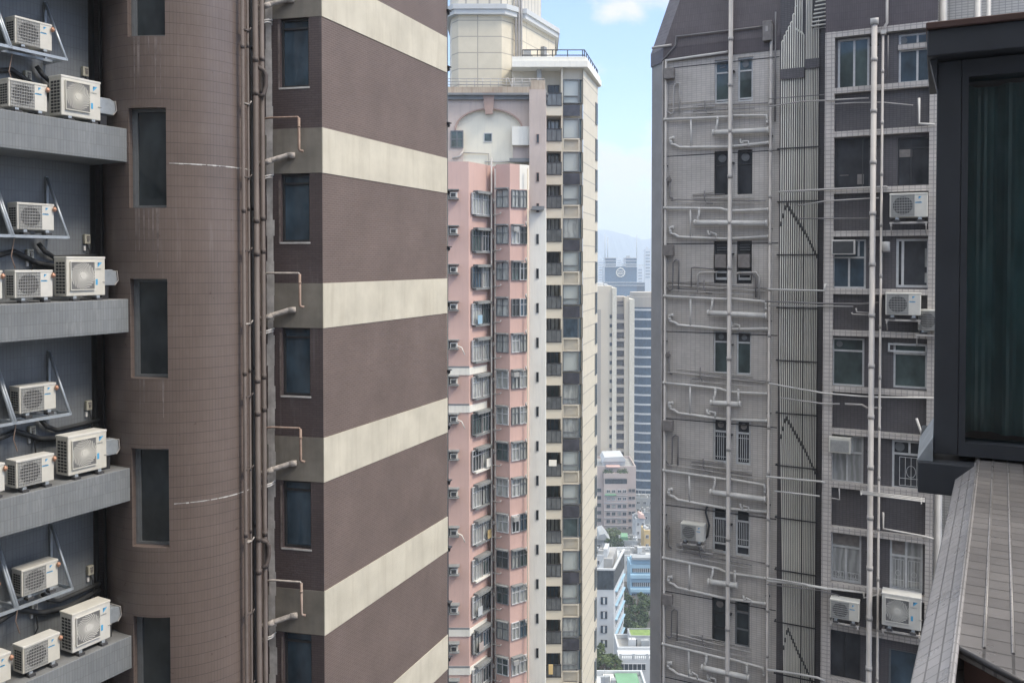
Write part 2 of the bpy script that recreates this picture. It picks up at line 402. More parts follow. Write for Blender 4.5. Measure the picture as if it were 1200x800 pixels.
PITCH = 3.0
LX, LY = -6.29, 16.40; LR = 1.40
LZ = ground_z(16)
left = thing('striped_tower', 'brown tiled tower with cream stripes, a rounded stair column and ledges of air conditioners', 'building', (LX, LY, LZ))
CYL = Fr(LX, LY, 1, 0)
N = Fr(-6.79, 15.10, .475, .88)
A_ = (-3.66, 16.5)
W = Fr(A_[0], A_[1], .975, -.222)
S = Fr(A_[0], A_[1], .383, .924)

# --- stair column: tiled drum with a recessed slot window per storey
zw_top = at(173, 126, 15.0)[2]; zw_bot = at(173, 243.5, 15.0)[2]
a0, a1 = radians(-109.3), radians(-80.9)
angs = [radians(-200)+i*radians(2.5) for i in range(0, 93)]
angs = sorted([a for a in angs if not (a0-.02 < a < a0+.02 or a1-.02 < a < a1+.02)]+[a0, a1])
wins = [(zw_bot-PITCH*k, zw_top-PITCH*k) for k in range(-2, 5)]
zs = sorted([LZ, 12.0]+[z for w in wins for z in w])
mb = MB()
for i in range(len(angs)-1):
    p, q = angs[i], angs[i+1]
    for j in range(len(zs)-1):
        am, zm = (p+q)/2, (zs[j]+zs[j+1])/2
        if a0 < am < a1 and any(w[0] < zm < w[1] for w in wins): continue
        mb.face([(LR*cos(p), LR*sin(p), zs[j]), (LR*cos(q), LR*sin(q), zs[j]), (LR*cos(q), LR*sin(q), zs[j+1]), (LR*cos(p), LR*sin(p), zs[j+1])], 0, True)
P0 = (LR*cos(a0), LR*sin(a0)); P1 = (LR*cos(a1), LR*sin(a1))
RD = .20
am = (a0+a1)/2; dn = (-cos(am)*RD, -sin(am)*RD)
Q0 = (P0[0]+dn[0]+.0, P0[1]+dn[1]); Q1 = (P1[0]+dn[0], P1[1]+dn[1])
seg = [angs[i] for i in range(len(angs)) if a0-1e-6 <= angs[i] <= a1+1e-6]
for zb, zt in wins:
    mb.face([(*P0, zb), (*Q0, zb), (*Q0, zt), (*P0, zt)], 0); mb.face([(*Q1, zb), (*P1, zb), (*P1, zt), (*Q1, zt)], 0)
    arc = [(LR*cos(a), LR*sin(a)) for a in seg]
    mb.face([(p[0], p[1], zb) for p in arc]+[(*Q1, zb), (*Q0, zb)], 0)
    mb.face([(*Q0, zt), (*Q1, zt)]+[(p[0], p[1], zt) for p in reversed(arc)], 0)
part('stair_column', mb, M['column'], left, CYL)
cw = hypot(Q1[0]-Q0[0], Q1[1]-Q0[1]); cfr = Fr(LX+(Q0[0]+Q1[0])/2, LY+(Q0[1]+Q1[1])/2, Q1[0]-Q0[0], Q1[1]-Q0[1])
for zb, zt in wins:
    window(left, cfr, 0, zb+.003, cw-.006, zt-zb-.006, fm='frame_grey', pm='glass_dark', y=-.075, t=.05, vs=(.10,))
# pale mineral lines on two tile joints
random.seed(3)
for z in (at(200, 191, 15)[2], at(200, 590.3, 15)[2]):
    mb = MB(); a = radians(-112)
    while a < radians(8):
        b = a+radians(random.uniform(1.0, 4.0)); R2 = LR+.003; h = random.uniform(.006, .018)
        if not (a0-.02 < a < a1+.02 or a0-.02 < b < a1+.02):
            mb.face([(R2*cos(a), R2*sin(a), z-h), (R2*cos(b), R2*sin(b), z-h), (R2*cos(b), R2*sin(b), z+h*.3), (R2*cos(a), R2*sin(a), z+h*.3)])
        a = b+radians(random.choice([0, 0, 0, .2, .8]))
    part('mineral_line', mb, M['efflor'], left, CYL)

random.seed(13)
for k in (-1, 0, 1):                                     # pale run-off below the slot windows
    mb = MB()
    for i in range((9, 9, 4)[k+1]):
        a = a0+(a1-a0)*random.uniform(.08, .92); z = wins[k+2][0]-.01; hh = random.uniform(.35, 1.2); wv = random.uniform(.004, .014); R2 = LR+.0025
        mb.face([(R2*cos(a-wv*.3), R2*sin(a-wv*.3), z-hh), (R2*cos(a+wv*.3), R2*sin(a+wv*.3), z-hh), (R2*cos(a+wv), R2*sin(a+wv), z), (R2*cos(a-wv), R2*sin(a-wv), z)])
    part('run_off_stain', mb, M['column_streak'], left, CYL)
# --- niche with ledges
zl = at(150, 151, 15.1)[2]
WY = .95
mb = MB(); mb.face([(-9, WY, LZ), (-.06, WY, LZ), (-.06, WY, 12), (-9, WY, 12)])
mb.face([(-.06, WY, LZ), (-.06, WY+.6, LZ), (-.06, WY+.6, 12), (-.06, WY, 12)])
part('niche_wall', mb, M['niche'], left, N)
mb = MB(); mb.face([(-.06, WY+.6, LZ), (1.6, WY+.6, LZ), (1.6, WY+.6, 12), (-.06, WY+.6, 12)])
part('recess_wall', mb, M['dark_tile'], left, N)
for k in range(-2, 5):
    z = zl-PITCH*k
    mb = MB(); mb.box(-9, .02, 0, WY+.59, z-.59, z)
    mb.m[1] = 1
    o = part('ledge', mb, [M['ledge'], M['ledge_top']], left, N, .012)
for i, (x, y, r) in enumerate([(.05, WY+.30, .055), (.17, WY+.24, .05), (.30, WY+.12, .06), (.44, WY+.0, .06), (.55, WY-.16, .05)]):
    mb = MB(); mb.tube([(x, y, LZ), (x, y, 12)], r, 10)
    part('riser_pipe', mb, M['frame_dark'] if i % 2 else M['dark_metal'], left, N)

# --- window face: fine brown tile in a shade-darkened copy, grey band, one window per storey
zc_t = W.hz(377.8, 149.5); zc_b = W.hz(377.8, 202.5)          # cream band
wx0, wx1 = W.hx(329.5, py=240), W.hx(363, py=240)
wz1 = W.hz(346, 203.5); wz0 = W.hz(346, 283.5)
ops = [(wx0, wx1, wz0-PITCH*k, wz1-PITCH*k) for k in range(-2, 5)]
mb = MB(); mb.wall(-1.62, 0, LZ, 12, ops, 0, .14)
part('side_wall', mb, M['brown_shaded'], left, W)
wc = (wx0+wx1)/2; ww = wx1-wx0
for o_ in ops:
    window(left, W, wc, o_[2]+.003, ww-.006, o_[3]-o_[2]-.006, hs=(.86,), fm='frame_dark', pm='glass_blue', y=.06, t=.04)
    mb = MB(); mb.box(wx0-.03, wx1+.01, -.010, .055, o_[2]-.035, o_[2]-.002)
    part('window_sill', mb, M['efflor'], left, W)
    mb = MB(); mb.box(wx0-.05, wx0-.012, -.006, -.001, o_[2]-.03, o_[3]-.1); part('mineral_streak', mb, M['column_streak'], left, W)
SB = (0.0, 5.30)
for k in range(-2, 5):
    zt, zb = zc_t-PITCH*k, zc_b-PITCH*k
    mb = MB(); mb.box(-1.50, -.004, -.006, -.0005, zb+.002, zt)
    part('grey_band', mb, M['band_grey'], left, W)
    mb = MB(); mb.box(-.002, 5.30, -.012, .30, zb, zt)
    part('cream_band', mb, M['cream'], left, S)
    mb = MB(); mb.box(0, 5.295, 0, .30, zt-PITCH+(.0), zb)
    part("tile_panel", mb, M["brown_fine"], left, S)
mb = MB(); mb.box(.01, 5.29, .02, .30, LZ, zc_t-PITCH*5)
part('lower_wall', mb, M['brown_fine'], left, S)
# body behind the facades so the tower is solid
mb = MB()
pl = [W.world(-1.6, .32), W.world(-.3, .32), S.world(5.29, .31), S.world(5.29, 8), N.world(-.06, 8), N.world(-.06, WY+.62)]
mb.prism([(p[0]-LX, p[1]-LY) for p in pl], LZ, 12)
part('core', mb, M['brown_shaded'], left, CYL)

# --- white streaked strip and the pipes in the corner
mb = MB()
random.seed(5)
z = -14.0; sx0, sx1 = W.hx(312.5), W.hx(323)
while z < 11:
    h = random.uniform(.12, .5); a = random.uniform(.0, .03); b = random.uniform(.0, .05)
    mb.face([(sx0+a, -.008, z), (sx1-b, -.008, z), (sx1-b, -.008, z+h), (sx0+a, -.008, z+h)]); z += h
part('mineral_streak', mb, M['efflor'], left, W)
VP = Fr(-4.936, 15.72, .256, .53)                       # plane of the vertical pipes, facing the eye
for px, r, mt in ((286.5, .034, 'pipe_brown'), (292.5, .022, 'pipe_brown'), (301.5, .050, 'pipe_brown'), (309.0, .044, 'pipe_brown'), (297, .025, 'dark_metal')):
    x = VP.hx(px, py=400, off=.0 if mt == 'pipe_brown' else .12); y = 0.0 if mt == 'pipe_brown' else .12
    mb = MB(); mb.tube([(x, y, LZ), (x, y, 12)], r, 12)
    for k in range(-3, 5):                               # sockets
        for dz in ((.0, .62) if r > .04 else (.9,)):
            z = 1.0-PITCH*k+dz+px*.007
            mb.tube([(x, y, z), (x, y, z+.10)], r*1.16, 12)
    part('drain_pipe', mb, M[mt], left, VP)
random.seed(11)
for k in range(-3, 12):                                  # small clips
    z = 2.9-1.35*k
    mb = MB(); x = VP.hx(289.5); mb.box(x-.07, x+.07, -.045, .05, z, z+.022); mb.tube([(x+.05, -.04, z+.01), (x+.10, -.05, z+.07)], .012, 6)
    part('pipe_clip', mb, M['lag'] if k % 3 == 0 else M['pipe_brown'], left, VP)
xs0 = VP.hx(309)
def wz(py): return W.hz(340, py)
for k in range(-1, 5):
    dz = -PITCH*k
    zt = wz(139)+dz; x0 = W.hx(313, py=240); x1 = W.hx(354.5, py=240); zbm = wz(178)+dz
    mb = MB()
    mb.tube([(x0, -.20, zt-.02), (x0+.16, -.16, zt), (x1-.03, -.13, zt), (x1, -.13, zt-.03)], .020, 10)
    part('vent_pipe', mb, M['lag'] if k % 2 else M['copper'], left, W)
    mb = MB(); mb.tube([(x1, -.13, zt-.02), (x1, -.13, zbm+.03), (x1+.012, -.12, zbm), (x1+.075, -.10, zbm-.012)], .026, 10)
    mb.tube([(x1, -.13, zt-.20), (x1, -.13, zt-.17)], .032, 10)
    part('vent_pipe_outlet', mb, M['copper'], left, W)
    za, zb = wz(193)+dz, wz(183)+dz
    xa, xb = W.hx(311, py=240), W.hx(346, py=240)
    pts = [(xa, -.24, za), (xa+.10, -.22, za+.015), (xa+.22, -.16, (za+zb)/2-.01), (xb-.12, -.07, zb+.005), (xb, .0, zb+.01)]
    mb = MB(); mb.tube(pts, .052, 12); mb.tube([pts[3], pts[4]], .060, 12); mb.tube([pts[1], pts[2]], .057, 12)
    part('wrapped_branch_pipe', mb, M['lag'], left, W)
    zc = wz(206)+dz
    mb = MB(); mb.tube([(xa, -.22, zc-.05), (x0+.13, -.15, zc), (x0+.14, -.02, zc+.02)], .018, 8); mb.tube([(xa, -.22, zc-.10), (x0+.12, -.15, zc-.04), (x0+.13, -.02, zc-.03)], .016, 8)
    part('thin_branch_pipe', mb, M['efflor'], left, W)
for k in (0, 3):                                         # dark traps on the fat pipe
    x = VP.hx(303); zt = at(305, 82+545*(k/3), 16.3)[2]
    mb = MB(); mb.tube([(x, -.02, zt), (x+.09, -.09, zt-.06), (x+.13, -.10, zt-.14), (x+.13, -.10, zt-.34), (x+.10, -.08, zt-.50), (x+.03, -.02, zt-.55)], .042, 10)
    part('pipe_trap', mb, M['pipe_brown'], left, VP)
# --- pipe on the far corner of the striped face
x = 5.36
mb = MB(); mb.tube([(x, .05, LZ), (x, .05, 12)], .05, 10); part('corner_pipe', mb, M['frame_dark'], left, S)
for k in range(-6, 12):
    z = zc_b-1.5*k+.1*(k % 3)
    mb = MB(); mb.tube([(x, .0, z), (x+.13, .05, z+.02)], .05, 8); mb.box(x-.06, x+.12, -.05, .10, z+.05, z+.075)
    part('pipe_bracket', mb, M['frame_dark'], left, S)
for k in range(-2, 5):
    mb = MB(); mb.box(5.42, 5.50, .10, .3, zc_b-PITCH*k, zc_t-PITCH*k); part('cream_return', mb, M['cream'], left, S)

# =================================================================== AIR CONDITIONERS
def ac_tree(size):
    """outdoor unit, origin bottom centre of the front face; front looks to -y"""
    big = size == 'large'
    w, h, d = (.72, .72, .33) if big else (.63, .50, .27)
    root = thing('air_conditioner', None, 'air conditioner')
    mb = MB(); mb.box(-w/2, w/2, 0, d, .06, h); casing = sub('casing', mb, M['ac_white'], root, bevel=.014)
    mb = MB(); mb.box(-w/2-.004, w/2+.004, -.006, d+.004, h-.035, h+.004); sub('lid', mb, M['ac_white'], root, bevel=.008)
    # side louvre: proud dark blocks painted as shaded slots
    mb = MB(); rows = 10 if big else 8; cols = 3
    for i in range(rows):
        for j in range(cols):
            zz0 = .11+(h-.18)*i/rows; yy0 = .04+(d-.08)*j/cols
            mb.box(-w/2-.004, -w/2+.01, yy0, yy0+(d-.08)/cols*.78, zz0, zz0+(h-.18)/rows*.68)
    sub('side_louvre', mb, M['ac_dark'], root)
    if big:
        cx, cz, q = -.075, .40, .225
        mb = MB(); mb.box(cx-q, cx+q, -.018, -.001, cz-q*1.08, cz+q*1.08)
        plate = sub('fan_plate', mb, M['ac_white'], root, bevel=.01)
        mb = MB(); mb.box(cx-q*.93, cx+q*.93, -.0205, -.0188, cz-q, cz+q); mb.disc_y(cx, cz, -.0215, q*.93, 32)
        fan = sub('fan', mb, M['fan_grey'], root)
        mb = MB(); n = 26
        for i in range(n):
            t0 = 2*pi*i/n; pr = []
            for s_ in range(7):
                rr = .05+(q*1.0-.05)*s_/6; th = t0+1.15*(s_/6)
                px_, pz_ = cx+rr*cos(th)*1.0, cz+rr*sin(th)*1.0
                pr.append((max(cx-q*.95, min(cx+q*.95, px_)), pz_))
            for s_ in range(6):
                (ax, az), (bx, bz) = pr[s_], pr[s_+1]; l = hypot(bx-ax, bz-az) or 1; nx, nz = -(bz-az)/l*.0062, (bx-ax)/l*.0062
                mb.face([(ax-nx, -.027, az-nz), (bx-nx, -.027, bz-nz), (bx+nx, -.027, bz+nz), (ax+nx, -.027, az+nz)])
                mb.face([(ax+nx, -.027, az+nz), (bx+nx, -.027, bz+nz), (bx+nx, -.0216, bz+nz), (ax+nx, -.0216, az+nz)])
        mb.tube([(cx, -.034, cz), (cx, -.0218, cz)], .05, 20)
        mb.box(cx-q, cx+q, -.03, -.0186, cz-q*1.08, cz-q*1.02); mb.box(cx-q, cx+q, -.03, -.0186, cz+q*1.02, cz+q*1.08)
        mb.box(cx-q, cx-q*.95, -.029, -.0187, cz-q*1.019, cz+q*1.019); mb.box(cx+q*.95, cx+q, -.029, -.0187, cz-q*1.019, cz+q*1.019)
        sub('fan_guard', mb, M['ac_white'], root)
        bx, bz, bs = .215, .625, .085
        mb = MB(); mb.box(.175, .215, -.003, -.0005, .24, .34); sub('spec_sticker', mb, M['logo_blue'], root)
        mb = MB(); mb.box(w/2-.05, w/2+.02, -.012, .02, .285, .293); sub('pull_strip', mb, M['ac_grey'], root)
        tx, tz, ts = .21, .50, .035
    else:
        cx, cz, rr = -.095, .275, .165
        mb = MB(); mb.disc_y(cx, cz, -.004, rr, 36); sub('fan', mb, M['ac_dark'], root)
        mb = MB(); mb.box(cx-.195, cx+.195, -.0035, -.0005, cz-.20, cz+.20); sub('guard_panel', mb, M['ac_grey'], root)
        mb = MB()
        for i in range(15):
            xx = cx-.19+.38*i/14; mb.box(xx-.0028, xx+.0028, -.012, -.006, cz-.195, cz+.195)
        for i in range(9):
            zz = cz-.195+.39*i/8; mb.box(cx-.195, cx+.195, -.018, -.0125, zz-.004, zz+.004)
        sub('fan_guard', mb, M['ac_wire'], root)
        bx, bz, bs = .165, .435, .05
        tx, tz, ts = .165, .325, .026
        mb = MB(); mb.tube([(w/2-.03, -.02, .415), (w/2+.02, -.035, .415)], .026, 10); mb.tube([(w/2-.01, -.03, .375), (w/2-.01, -.03, .455)], .018, 8)
        sub('valve_cap', mb, M['cap'], root)
        mb = MB(); mb.box(.11, .22, -.0025, -.0005, .318, .334); sub('badge_strip', mb, M['logo_blue'], root)
    mb = MB(); y = -.003
    mb.face([(bx, y, bz), (bx+bs, y, bz), (bx, y, bz-bs)][::-1], 0); mb.face([(bx, y-.001, bz), (bx, y-.001, bz-bs*.55), (bx+bs*.45, y-.001, bz)], 1)
    sub('badge', mb, [M['logo_blue'], M['logo_navy']], root)
    me = text_mesh('DAIKIN', ts, M['logo_navy'] if not big else M['ink'])
    obj('lettering', me, root, (tx-.045, -.0045, tz-(.0 if big else .0)))
    for s_ in (-1, 1):
        mb = MB(); mb.box(s_*w*.3-.03, s_*w*.3+.03, -.01, d+.02, .02, .06); sub('foot', mb, M['steel'], root)
        mb = MB(); mb.box(s_*w*.3-.055, s_*w*.3+.055, -.05, .07, -.018, .02); sub('foot_block', mb, M['black_foot'], root)
    return root
AC_BIG = ac_tree('large'); AC_SMALL = ac_tree('small')
used = {'large': False, 'small': False}
def place_ac(size, fr, x, y, z, label, group, s=1.0, turn=0.0):
    src = AC_BIG if size == 'large' else AC_SMALL
    if not used[size]: used[size] = True; o = src
    else: o = copy_tree(src)
    wx, wy, _ = fr.world(x, y)
    o.location = (wx, wy, z); o.rotation_euler = (0, 0, fr.rot+turn); o.scale = (s, s, s); tag(o, label, None, group)
    return o
G_L = 'air conditioners on the ledges of the brown tower'
LEDGE = {0: 'top ledge', 1: 'second ledge down', 2: 'third ledge down', 3: 'bottom ledge'}
smallx = {0: -1.72, 1: -1.66, 2: -1.66, 3: -1.60}; bigx = {0: -.80, 1: -.745, 2: -.75, 3: -.71}
brk = None
def bracket_tree():
    root = thing('wall_bracket', None, 'bracket')
    for s_ in (-.47, .47):
        mb = MB()
        mb.box(s_-.02, s_+.02, -.60, 0, -.05, -.005)                     # arm
        mb.box(s_-.02, s_+.02, -.035, 0, -.004, 1.02)                    # post on the wall
        sub('side_arm', mb, M['steel'], root)
        mb = MB(); mb.tube([(s_, -.585, -.03), (s_, -.03, 1.0)], .031, 4); sub('strut', mb, M['steel'], root)
    mb = MB(); mb.box(-.449, .449, -.60, -.56, -.055, -.008); sub('front_rail', mb, M['steel'], root)
    mb = MB(); mb.box(-.449, .449, -.26, -.22, -.05, -.010); sub('back_rail', mb, M['steel'], root)
    return root
BR = bracket_tree(); brk_used = False
def place_bracket(x, z, label):
    global brk_used
    o = BR if not brk_used else copy_tree(BR); brk_used = True
    wx, wy, _ = N.world(x, WY-.003); o.location = (wx, wy, z); o.rotation_euler = (0, 0, N.rot)
    tag(o, label, None, 'brackets carrying air conditioners on the brown tower')
def switch_tree():
    root = thing('isolator_switch', None, 'switch box')
    mb = MB(); mb.box(-.055, .055, -.07, 0, 0, .17); sub('box', mb, M['beige_box'], root, bevel=.008)
    mb = MB(); mb.box(-.012, .028, -.088, -.0715, .05, .10); mb.box(-.02, .035, -.08, -.0712, .115, .14); sub('lever', mb, M['box_metal'], root)
    mb = MB(); mb.box(-.05, -.01, -.03, -.001, -.12, -.03); sub('label_plate', mb, M['efflor'], root)
    mb = MB(); mb.tube([(.01, -.04, 0), (.03, -.07, -.12), (.04, -.08, -.30), (-.03, -.05, -.46)], .013, 6); sub('cable', mb, M['hose'], root)
    return root
SW = switch_tree(); sw_used = False
def place_switch(x, z, label):
    global sw_used
    o = SW if not sw_used else copy_tree(SW); sw_used = True
    wx, wy, _ = N.world(x, WY-.004); o.location = (wx, wy, z); o.rotation_euler = (0, 0, N.rot); tag(o, label, None, 'switch boxes on the niche wall')
def hood_tree():
    root = thing('exhaust_hood', None, 'exhaust hood')
    mb = MB(); mb.extrude_y([(-.16, .24), (.10, .24), (.16, .32), (.14, .48), (.05, .52), (-.16, .52)], -.10, .16)
    sub('hood', mb, M['steel'], root, bevel=.01)
    mb = MB(); mb.extrude_y([(.101, .235), (.175, .325), (.155, .50), (.142, .488), (.161, .325), (.101, .25)], -.115, .175); sub('rim', mb, M['pipe_pale'], root)
    mb = MB(); mb.box(-.13, .0, -.07, .12, 0, .24); sub('duct', mb, M['dark_metal'], root)
    return root
HD = hood_tree(); hd_used = False
for k in range(0, 4):
    z = zl-PITCH*k; L = LEDGE[k]
    place_ac('large', N, bigx[k], .10, z+.02, f'large white air conditioner with swirled fan guard, {L}', G_L)
    place_ac('small', N, smallx[k]+(0,.02,-.02,.01)[k], (.10,.13,.09,.12)[k], z+.02, f'small white air conditioner standing left of the large one, {L}', G_L)
    o = copy_tree(AC_SMALL); wx, wy, _ = N.world(smallx[k]-.80 if k else -2.56, .14); o.location = (wx, wy, z+.02); o.rotation_euler = (0, 0, N.rot)
    tag(o, f'white air conditioner on the {L}, cut off by the left photo edge', None, G_L)
    place_bracket(-1.357, z+1.10, f'steel triangular bracket above the {L}, nearer the round column')
    place_bracket(-2.335, z+1.10, f'steel triangular bracket above the {L}, cut by the left edge')
    place_ac('small', N, -1.38, .47, z+1.12, f'small white air conditioner raised on the steel bracket above the {L}', G_L)
    o = copy_tree(AC_SMALL); wx, wy, _ = N.world(-2.40, .47); o.location = (wx, wy, z+1.12); o.rotation_euler = (0, 0, N.rot)
    tag(o, f'air conditioner raised on a bracket above the {L}, at the left edge', None, G_L)
    place_switch(-.16, z+.98, f'beige switch box near the column, above the {L}')
    place_switch(-1.22, z+.70, f'beige switch box on the wall behind the small unit, {L}')
    o = HD if not hd_used else copy_tree(HD); hd_used = True
    wx, wy, _ = N.world(-.20, .34); o.location = (wx, wy, z); o.rotation_euler = (0, 0, N.rot)
    tag(o, f'grey exhaust hood beside the brown column at the end of the {L}', None, 'exhaust hoods on the ledges')
    random.seed(20+k)
    mb = MB(); zz = z+.85
    mb.tube([(-2.6, WY-.06, zz-.05), (-1.9, WY-.07, zz-.12), (-1.5, WY-.06, zz-.02), (-1.1, WY-.08, zz-.22), (-.6, WY-.06, zz-.30), (.02, WY-.05, zz-.20)], .045, 8)
    mb.tube([(-1.1, WY-.10, zz+.12), (-1.0, WY-.12, zz-.02), (-.8, WY-.08, zz-.12), (-.3, WY-.07, zz-.10), (.02, WY-.06, zz-.08)], .04, 8)
    part('coolant_hose', mb, M['hose'], left, N)
    mb = MB(); mb.tube([(-1.60, WY-.25, zz+.22), (-1.68, WY-.28, zz-.1), (-1.66, WY-.35, zz-.3)], .009, 6)
    part('thin_cable', mb, M['copper'], left, N)
# =================================================================== RIGHT: grey tiled tower with pipes
Q_ = at(837, 400, 28.6)
R = Fr(Q_[0], Q_[1], .894, -.447)
b_ = at(972, 400, 25.9)
B = Fr(b_[0], b_[1], .894, -.447)
RZ = ground_z(28)
right = thing('grey_tiled_tower', 'grey and dark brown tiled tower covered with pale pipes, standing right of the sky gap', 'building', (Q_[0], Q_[1], RZ))
def RX(px, off=0.0): return R.hx(px, off)
def rp(px, py, off): # photo pixel -> point on the plane that stands off metres in front of the grey face
    p = R.hit(px, py, -off); return (p[0], -off, p[2])
def bp(px, py, off):
    p = B.hit(px, py, -off); return (p[0], -off, p[2])
ztop = (R.hz(779, 72)+R.hz(900, 60))/2
xl, xc, xg = RX(777), RX(763), RX(912)
xl = RX(777)
def floors(k): return -3.0*k
# windows of the grey face
col1 = (RX(836), RX(853.5)); col2 = (RX(863), RX(880.5))
rows = []        # z extents of the openings in each storey
span = [(70, 121), (177, 228.5), (282.5, 332), (387.5, 437.5), (490, 542), (594, 648), (698.5, 753)]
for k, (ya, yb) in enumerate(span):
    rows.append((R.hz(846, yb), R.hz(846, ya)))
ops = []
for k, (za, zb) in enumerate(rows):
    for c in (col1, col2):
        dz = -.035*0
        ops.append((c[0], c[1], za, zb))
mb = MB(); mb.wall(xl, xg, RZ, ztop, ops, 0, .14)
part('grey_front', mb, M['grey_tile'], right, R)
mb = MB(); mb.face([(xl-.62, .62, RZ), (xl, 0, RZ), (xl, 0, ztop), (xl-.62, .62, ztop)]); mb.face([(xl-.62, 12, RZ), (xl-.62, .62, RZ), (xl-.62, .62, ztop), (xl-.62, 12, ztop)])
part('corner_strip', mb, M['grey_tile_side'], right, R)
mb = MB(); mb.face([(xg, 0, RZ), (RX(975), 0, RZ), (RX(975), 0, ztop+8), (xg, 0, ztop+8)])
part('dark_recess_wall', mb, M['dark_tile'], right, R)
# sloped dark roof band
h = 5.0; i_ = .32*h
mb = MB()
mb.prism([(xl-.66, .60), (xl-.02, -.03), (xg, -.03), (xg, 12), (xl-.66, 12)], ztop, ztop+.45)
mb.prism([(xl-.66, .60), (xl-.02, -.03), (xg, -.03), (xg, 12), (xl-.66, 12)], ztop+.451, ztop+.45+h, top=[(xl-.66+i_, 1.2), (xl-.02+i_, .57), (xg, .57), (xg, 12), (xl-.66+i_, 12)])
part('sloped_roof', mb, M['roof_tile'], right, R)
# back body
mb = MB(); mb.prism([(xl-.6, .66), (xl+.03, .3), (RX(1180)+4, .3), (RX(1180)+4, 12), (xl-.6, 12)], RZ, ztop-.02)
part('core', mb, M['dark_tile'], right, R)
# dark movement joints across the face
for k in range(-1, 8):
    z = R.hz(850, 178.5)-3.0*k-.03
    mb = MB(); mb.box(xl, xg-.02, -.005, .01, z-.016, z+.016)
    part('joint', mb, M['joint'], right, R)

def rwin(c, za, zb, kind, col):
    x = (c[0]+c[1])/2; w = c[1]-c[0]-.006; z = za+.003; h = zb-za-.006
    if kind == 'vent_pair':
        o = window(right, R, x, z, w, h, hs=(.07, .70), pm='glass_teal', y=.05, t=.05)
        mb = MB(); r = .12
        if col == 0: mb.box(-.09, .09, .01, .03, h*.82, h*.82+.03); mb.box(-.09, .09, .01, .03, h*.88, h*.88+.03)
        else: mb.tube([(0, .005, h*.85), (0, .03, h*.85)], .11, 20)
        sub('vent', mb, M['frame_grey'], o)
    elif kind == 'dark':
        o = window(right, R, x, z, w, h, hs=(.68,), fm='frame_dark', pm='glass_deep', y=.07, t=.03)
        mb = MB(); mb.tube([(0, .005, h*.84), (0, .03, h*.84)], .13, 20); mb.tube([(0, -.002, h*.84), (0, .004, h*.84)], .05, 12)
        sub('fan', mb, M['frame_grey'], o)
    elif kind == 'boxes':
        o = window(right, R, x, z, w, h, hs=(.36, .72), fm='frame_dark', pm='glass_deep', y=.07, t=.04)
        mb = MB(); mb.box(-.19, .19, -.20, .10, h*.37, h*.69); sub('window_unit', mb, M['box_metal'], o, bevel=.01)
        mb = MB(); mb.box(-.16, .16, -.0, .03, h*.78, h*.80); mb.box(-.16, .16, -.0, .03, h*.84, h*.86); mb.box(-.16, .16, -.0, .03, h*.90, h*.92); sub('vent', mb, M['frame_grey'], o)
        mb = MB(); mb.box(-.18, .18, .0, .03, h*.08, h*.14); mb.box(-.18, .18, .0, .03, h*.24, h*.29); mb.box(-.2, -.17, .0, .03, h*.08, h*.29); mb.box(.17, .2, .0, .03, h*.08, h*.29); sub('hopper_frame', mb, M['frame_white'], o)
    elif kind == 'single':
        o = window(right, R, x, z, w, h, hs=(.74,), pm='glass_teal', y=.05, t=.05)
        mb = MB(); mb.box(-w/2+.05, w/2-.05, .02, .045, h*.76, h*.955); sub('vent_board', mb, M['ac_dark'], o)
        mb = MB(); mb.tube([(0, .008, h*.86), (0, .018, h*.86)], .09, 20); sub('fan', mb, M['frame_grey'], o)
    elif kind == 'grille':
        o = window(right, R, x, z, w, h, hs=(.70,), pm='glass_deep', y=.05, t=.065)
        mb = MB()
        for q in (-.10, -.035, .035, .10): mb.box(q-.008, q+.008, .0, .02, h*.07, h*.66)
        mb.box(-.17, .17, .002, .018, h*.12, h*.135); mb.box(-.17, .17, .002, .018, h*.58, h*.595)
        sub('security_grille', mb, M['frame_white'], o)
        mb = MB(); mb.tube([(0, .008, h*.85), (0, .03, h*.85)], .10, 20); mb.tube([(0, -.006, h*.85), (0, .0078, h*.85)], .045, 10); sub('fan', mb, M['box_metal'], o)
    elif kind == 'grille_low':
        o = window(right, R, x, z, w, h, hs=(.20, .74), pm='glass_deep', y=.05, t=.06)
        mb = MB()
        for q in (-.12, -.06, .0, .06, .12): mb.box(q-.008, q+.008, .0, .02, h*.24, h*.71)
        mb.box(-.17, .17, .002, .018, h*.34, h*.355); sub('security_grille', mb, M['frame_white'], o)
    else:
        o = window(right, R, x, z, w, h, hs=(.30, .62) if col == 0 else (.36, .72), fm='frame_dark' if col == 0 else 'frame_grey', pm='glass_dark', y=.05, t=.05)
        mb = MB()
        if col == 0: mb.tube([(0, .0, h*.82), (0, .03, h*.82)], .12, 20)
        else: mb.box(-.17, .17, .0, .03, h*.74, h*.75)
        sub('fan', mb, M['box_metal'], o)
for k, kind in enumerate(['vent_pair', 'dark', 'boxes', 'single', 'grille', 'grille_low', 'mixed']):
    for j, c in enumerate((col1, col2)): rwin(c, rows[k][0], rows[k][1], kind, j)

